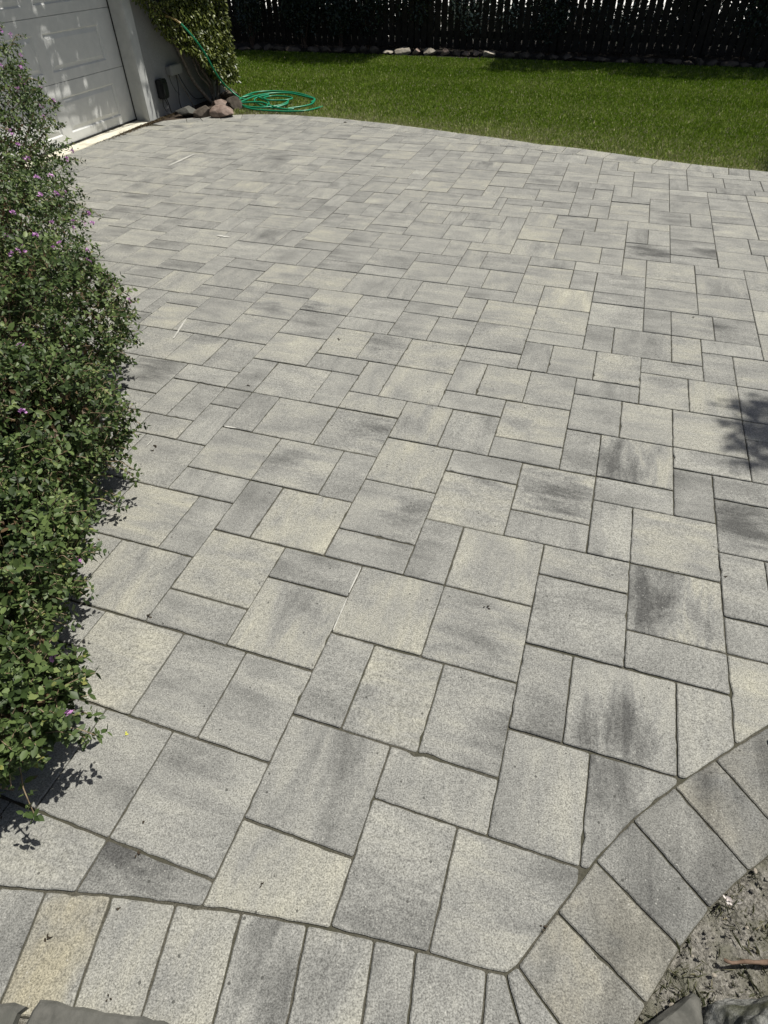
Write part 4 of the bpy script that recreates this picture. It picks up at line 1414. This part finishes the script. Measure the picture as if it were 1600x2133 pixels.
# crumpled pale petals
n = 10
c = unp(1518, 1872, .008)
P = c + rg.normal(0, .008, (n, 3)) * [1, 1, .3]
tag(leaf_obj('fallen_blossom', P, rg.normal(0, 1, P.shape) * [1, 1, .5], rg.normal(0, .5, P.shape) + ZA, rg.uniform(.008, .017, n), mat_leaf('dry_blossom', (.5, .42, .40), (.8, .76, .72), .8, .2, .1), wr=.5), 'crumpled whitish blossom on the soil beside the border', 'blossom')
P = unp(1601, 1541, .006) + rg.normal(0, .002, (3, 3)) * [1, 1, 0]
tag(leaf_obj('dry_leaf', P, np.array([[.6, -.8, 0], [.7, -.7, .05], [.5, -.85, .02]]), rg.normal(0, .1, P.shape) + ZA, np.array([.045, .04, .035]), mat_leaf('grey_leaf', (.45, .43, .42), (.6, .58, .57), .8, .2, .1), wr=.5), 'greyish curled dry leaf on the border at the right edge', 'dry leaf')
for i, (x, y, r) in enumerate([(1402, 2098, .012), (1490, 2030, .007), (1410, 2115, .009), (1576, 1812, .009), (1445, 1990, .006), (1365, 2045, .006), (1560, 1930, .006)]):
    me = rock_mesh('pebble', (r * 2, r * 1.6, r * 1.3), 400 + i, sub=2)
    o = link('pebble', me, M_STONE_L); g = unp(x, y); o.location = (g[0], g[1], -.012 + r * .5)
    tag(o, ['roundish pebble by the left foot of the flat dark stone', 'tiny pale pebble under the twig', 'pebble nearest the boulder in the soil gap', 'pale pebble on the border joint near the right edge', 'tiny pebble between twig and border stones', 'small pebble touching the lowest border stone', 'small pale pebble right of the blossom'][i], 'pebble', 'pebbles on the soil')
M_BIT = mat_leaf('dry_bits', (.02, .017, .012), (.06, .045, .03), .8, .2, 0)
BITS = [(287, 1780, .010, 'dark leaf crumb on the triangular paver above the near border'), (299, 1713, .007, 'dark crumb near the joint above the triangular paver'), (99, 1952, .011, 'curved brown bit on the warm-toned border paver'), (248, 1892, .006, 'tiny bit at the top of the third border paver'), (227, 2080, .007, 'dark bit above the large flagstone'),
        (707, 707, .012, 'black speck of leaf in the middle distance'), (309, 1286, .010, 'small dark clump on the joint left of centre'), (1014, 1265, .009, 'thin black chip on the paver at the centre'), (546, 1842, .006, 'tiny dark seed on the bright cream paver'), (325, 930, .016, 'torn dark leaf lying right of the shrub'), (318, 940, .012, 'dark leaf scrap beside the torn leaf'),
        (1511, 1202, .009, 'dark crumb beside the long joint at the right'), (1447, 661, .012, 'black chip on a far paver at the right'), (722, 255, .03, 'dark clod on the border by the lawn'), (1129, 1932, .007, 'black bit in the joint of the curved border'), (517, 803, .010, 'small black seed on a paver left of centre')]
for x, y, r, lb in BITS:
    g = unp(x, y, .001)
    P = g + rg.normal(0, r * .25, (4, 3)) * [1, 1, .1] + [0, 0, .002]
    tag(leaf_obj('leaf_bit', P, rg.normal(0, 1, P.shape) * [1, 1, .2], rg.normal(0, .3, P.shape) + ZA, rg.uniform(r * .8, r * 1.3, 4), M_BIT, wr=.5), lb, 'leaf bit', 'bits of dry leaf on the pavers')
P = unp(260, 1530, .002)[None] + np.array([[0, 0, 0], [.004, .002, .001]])
tag(leaf_obj('leaf_bit', P, np.array([[1., .2, 0], [-.4, 1, 0]]), np.tile(ZA, (2, 1)), np.array([.011, .009]), mat_leaf('yellow_bit', (.45, .45, .08), (.55, .55, .12), .7, .2, 0), wr=.6), 'small yellow leaf bit on a paver by the shrub', 'leaf bit', 'bits of dry leaf on the pavers')

# ------------------------------------------------------------------ flowering shrub on the left
BL = [((-1.08, .80, .28), (.27, .24, .13)), ((-1.31, 1.22, .30), (.36, .38, .19)), ((-1.46, 1.85, .30), (.45, .5, .27)), ((-1.78, 2.6, .36), (.60, .6, .36)), ((-2.32, 3.4, .46), (.66, .62, .48)), ((-2.58, 4.1, .68), (.68, .62, .66)), ((-2.88, 4.6, .86), (.70, .6, .68)),
      ((-1.35, .80, .18), (.40, .30, .18)), ((-1.65, 1.15, .22), (.5, .5, .30)), ((-1.95, 1.8, .3), (.6, .7, .42)), ((-2.3, 2.6, .45), (.65, .7, .55)), ((-2.9, 3.4, .6), (.6, .6, .7)), ((-3.5, 4.4, .8), (.6, .6, .85))]
BC = np.array([b[0] for b in BL]); BR = np.array([b[1] for b in BL])


def blob_d(P):
    """smallest normalised radius over the blobs"""
    return np.min(np.linalg.norm((P[:, None] - BC[None]) / BR[None], axis=2), 1)


def shell(n, lo, hi, gap_=0.0):
    w = (BR[:, 0] * BR[:, 1]) * np.array([2.1, 1.8, 1.5, 1.2, 1, 1, 1, .9, .9, .6, .5, .5, .5]); w /= w.sum()
    i = rg.choice(len(BL), n, p=w)
    d = unit(rg.normal(size=(n, 3)))
    P = BC[i] + d * BR[i] * rg.uniform(lo, hi, (n, 1)) * (1 + .11 * fbm(BC[i] + d * BR[i], 5.5) + .05 * fbm(BC[i] + d * BR[i], 17))[:, None]
    N_ = unit(d / BR[i])
    keep = (P[:, 2] > .015) & (blob_d(P) > lo - .16) & (fbm(P + 7, 10.0) > -.42 + gap_)
    return P[keep], N_[keep]


shrub = thing('lantana_shrub', 'sprawling green shrub with small purple flowers on the left', 'shrub', (-2.0, 2.4, 0))
pos, axs, nrs, Ls, vr = [], [], [], [], []
stm, srd = [], []


def shoot(p, d, n, ln, sz, stem=True):
    d = d / np.linalg.norm(d)
    side = np.cross(d, rg.normal(size=3)); side /= np.linalg.norm(side) + 1e-9
    other = np.cross(d, side)
    pts = [p + d * ln * t + ZA * (-.10 * ln * t * t) for t in np.linspace(0, 1, max(2, n))]
    tone = rg.beta(2, 2.4) * .75
    for k in range(n):
        a = side if k % 2 else other
        g = 1 - .35 * k / n
        for sg in (-1, 1):
            ax_ = a * sg + d * (.35 + .5 * k / n) + ZA * .12
            pos.append(pts[k]); axs.append(ax_); nrs.append(ZA * .8 + d * .5 + rg.normal(0, .52, 3)); Ls.append(sz * g * rg.uniform(.75, 1.2)); vr.append(min(.89, tone + rg.uniform(-.1, .22)))
    if rg.random() < .25:
        for _ in range(2):
            pos.append(pts[-1]); axs.append(d + rg.normal(0, .4, 3)); nrs.append(ZA + rg.normal(0, .3, 3)); Ls.append(sz * .5); vr.append(.96 if rg.random() < .35 else .85)
    if stem:
        stm.append([pts[0] - d * .03] + pts); srd.append(.0014)


P, N_ = shell(21000, .86, 1.03, .16)
for p, nn_ in zip(P, N_):
    dist = math.hypot(p[0], p[1])
    shoot(p, nn_ * .8 + ZA * .45 + rg.normal(0, .45, 3), 3 if dist > 3 else 4, rg.uniform(.03, .07), rg.uniform(.018, .040) if dist < 3.2 else rg.uniform(.018, .032), dist < 3.2)
P, N_ = shell(12000, .55, .90)
for p, nn_ in zip(P, N_):
    k0 = len(vr)
    shoot(p, nn_ + rg.normal(0, .6, 3), 2, .04, rg.uniform(.02, .034), False)
    if rg.random() < .22:
        for q in range(k0, len(vr)):
            vr[q] = 1.0
# long sprays that break the outline
P, N_ = shell(1900, .93, 1.0)
sel = (N_ @ np.array([.86, -.2, .25])) > .25
for p, nn_ in zip(P[sel][:330], N_[sel][:330]):
    d = unit(nn_ * .9 + np.array([.35, -.05, .30]) + rg.normal(0, .28, 3))
    ln = rg.uniform(.04, .13)
    m = p + d * ln * .6 + [0, 0, .01]; e = p + d * ln - [0, 0, ln * .22]
    if e[2] < .02:
        continue
    stm.append(list(smooth_line([p - d * .06, p + d * ln * .3, m, e], .03))); srd.append(.0016)
    for t in np.linspace(.25, 1, 5):
        q = p + (e - p) * t + [0, 0, .05 * ln * math.sin(t * 3.1)]
        shoot(q, d + rg.normal(0, .5, 3), 2 if t < .9 else 3, .025, rg.uniform(.016, .030), False)
pos, axs, nrs, Ls, vr = map(np.array, (pos, axs, nrs, Ls, vr))
k = pos[:, 2] > .006
par(leaf_obj('foliage', pos[k], axs[k], nrs[k], Ls[k], M_LANT, wr=.58, droop=.15, var=vr[k]), shrub)
# woody stems inside
for i in range(800):
    b = rg.integers(len(BL))
    e = BC[b] + unit(rg.normal(size=3)) * BR[b] * rg.uniform(.6, 1.0)
    if e[2] < .03:
        continue
    s_ = BC[b] * [1, 1, 0] + np.array([-.15, .05, 0]) + rg.normal(0, .1, 3) * [1, 1, 0]
    stm.append(smooth_line([s_, (s_ + e) / 2 + rg.normal(0, .06, 3), e], .08)); srd.append(rg.uniform(.0018, .0038))
V, Fx = tube_np(stm, srd, 4)
par(link('stem', npmesh('stem', V, Fx), M_STEM), shrub)
# flower heads
P, N_ = shell(2600, 1.0, 1.05)
up = (N_[:, 2] > -.1) & (N_ @ np.array([.7, -.5, .5]) > 0)
P, N_ = P[up], N_[up]
fl_px = [(22, 100), (45, 95), (60, 300), (75, 315), (35, 330), (108, 382), (112, 448), (20, 260), (190, 1185), (110, 1475), (140, 1508), (8, 870), (15, 895), (70, 510), (55, 520), (8, 135), (130, 320), (175, 520), (60, 700), (10, 470), (95, 250), (30, 610), (150, 1350), (75, 1385)]


def prj(P):
    c = (P - [0, 0, CH]) @ RW.T
    return 800 + F * c[:, 0] / c[:, 2], 1066.5 + F * c[:, 1] / c[:, 2], c[:, 2]


X, Y, D = prj(P)
heads = []
for (x, y) in fl_px:
    dd = np.hypot(X - x, Y - y) + D * 25
    heads.append(int(np.argmin(dd)))
heads += [int(i) for i in rg.choice(np.where((Y < 640) & (X > -20))[0], 46)]
for i in sorted(set(heads)):
    c_, n_ = P[i] + N_[i] * .02, unit(N_[i] + ZA * .8)
    m = 13
    q = unit(rg.normal(size=(m, 3)) + n_ * 1.1)
    V4, F4, kk = leaf_np(np.repeat(c_[None], m, 0) + q * .006, q + rg.normal(0, .3, (m, 3)), rg.normal(size=(m, 3)), rg.uniform(.008, .0145, m), .95, .1, True)
    me = npmesh('flower_cluster', V4, F4)
    fattr(me, 'var', np.repeat(rg.random(m) * .9, kk))
    par(link('flower_cluster', me, M_PETAL), shrub)
# soil under the shrub so that no far ground shows between its stems
sheet('shrub_bed', [(-1.20, .74), (-1.27, 1.4), (-1.46, 2.1), (-1.80, 2.9), (-2.2, 3.7), (-2.75, 4.5), (-3.3, 5.0), (-4.6, 5.0), (-4.6, .5), (-1.5, .58)], .0075, M_BED)

# lime streaks on a few stones, and lit joint edges painted as pale strips
M_LIME_LIT = mat_noise('lime_and_lit_edge', (0.36, 0.36, 0.33), (0.56, 0.55, 0.51), 90, bump=0.1)
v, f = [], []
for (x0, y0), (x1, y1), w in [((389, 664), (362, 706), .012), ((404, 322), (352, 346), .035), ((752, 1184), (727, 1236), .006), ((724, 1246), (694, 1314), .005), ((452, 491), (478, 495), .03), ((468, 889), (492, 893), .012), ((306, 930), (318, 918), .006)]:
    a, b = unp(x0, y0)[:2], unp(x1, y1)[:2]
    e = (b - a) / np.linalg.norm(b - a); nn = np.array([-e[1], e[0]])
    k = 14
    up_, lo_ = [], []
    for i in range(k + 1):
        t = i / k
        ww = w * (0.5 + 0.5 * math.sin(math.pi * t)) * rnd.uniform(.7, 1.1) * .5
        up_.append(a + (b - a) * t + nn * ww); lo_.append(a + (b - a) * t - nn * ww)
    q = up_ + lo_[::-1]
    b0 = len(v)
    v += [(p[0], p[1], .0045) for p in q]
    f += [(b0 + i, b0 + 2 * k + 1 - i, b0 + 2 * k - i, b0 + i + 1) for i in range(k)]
o = link('lime_lit_streak', pydata('lime_lit_streak', v, f), M_LIME_LIT)
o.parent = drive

# fallen leaves lying under the skirt of the shrub
n = 260
t = rg.random(n)
P = np.stack([np.interp(t, [0, .15, .4, .7, 1], [-.98, -1.12, -1.16, -1.5, -2.2]), np.interp(t, [0, .15, .4, .7, 1], [.62, 1.2, 1.9, 2.7, 3.9]), np.full(n, .003)], 1)
P[:, 0] += -.12 + rg.normal(0, .10, n)
o = leaf_obj('fallen_leaves', P, rg.normal(0, 1, P.shape) * [1, 1, .1], rg.normal(0, .2, P.shape) + ZA, rg.uniform(.006, .020, n), mat_leaf('fallen_leaf', (.06, .045, .025), (.22, .17, .10), .8, .2, 0), wr=.5, rich=False)
tag(o, 'dry fallen leaves scattered on the pavers under the edge of the flowering shrub', 'fallen leaves', kind='stuff')
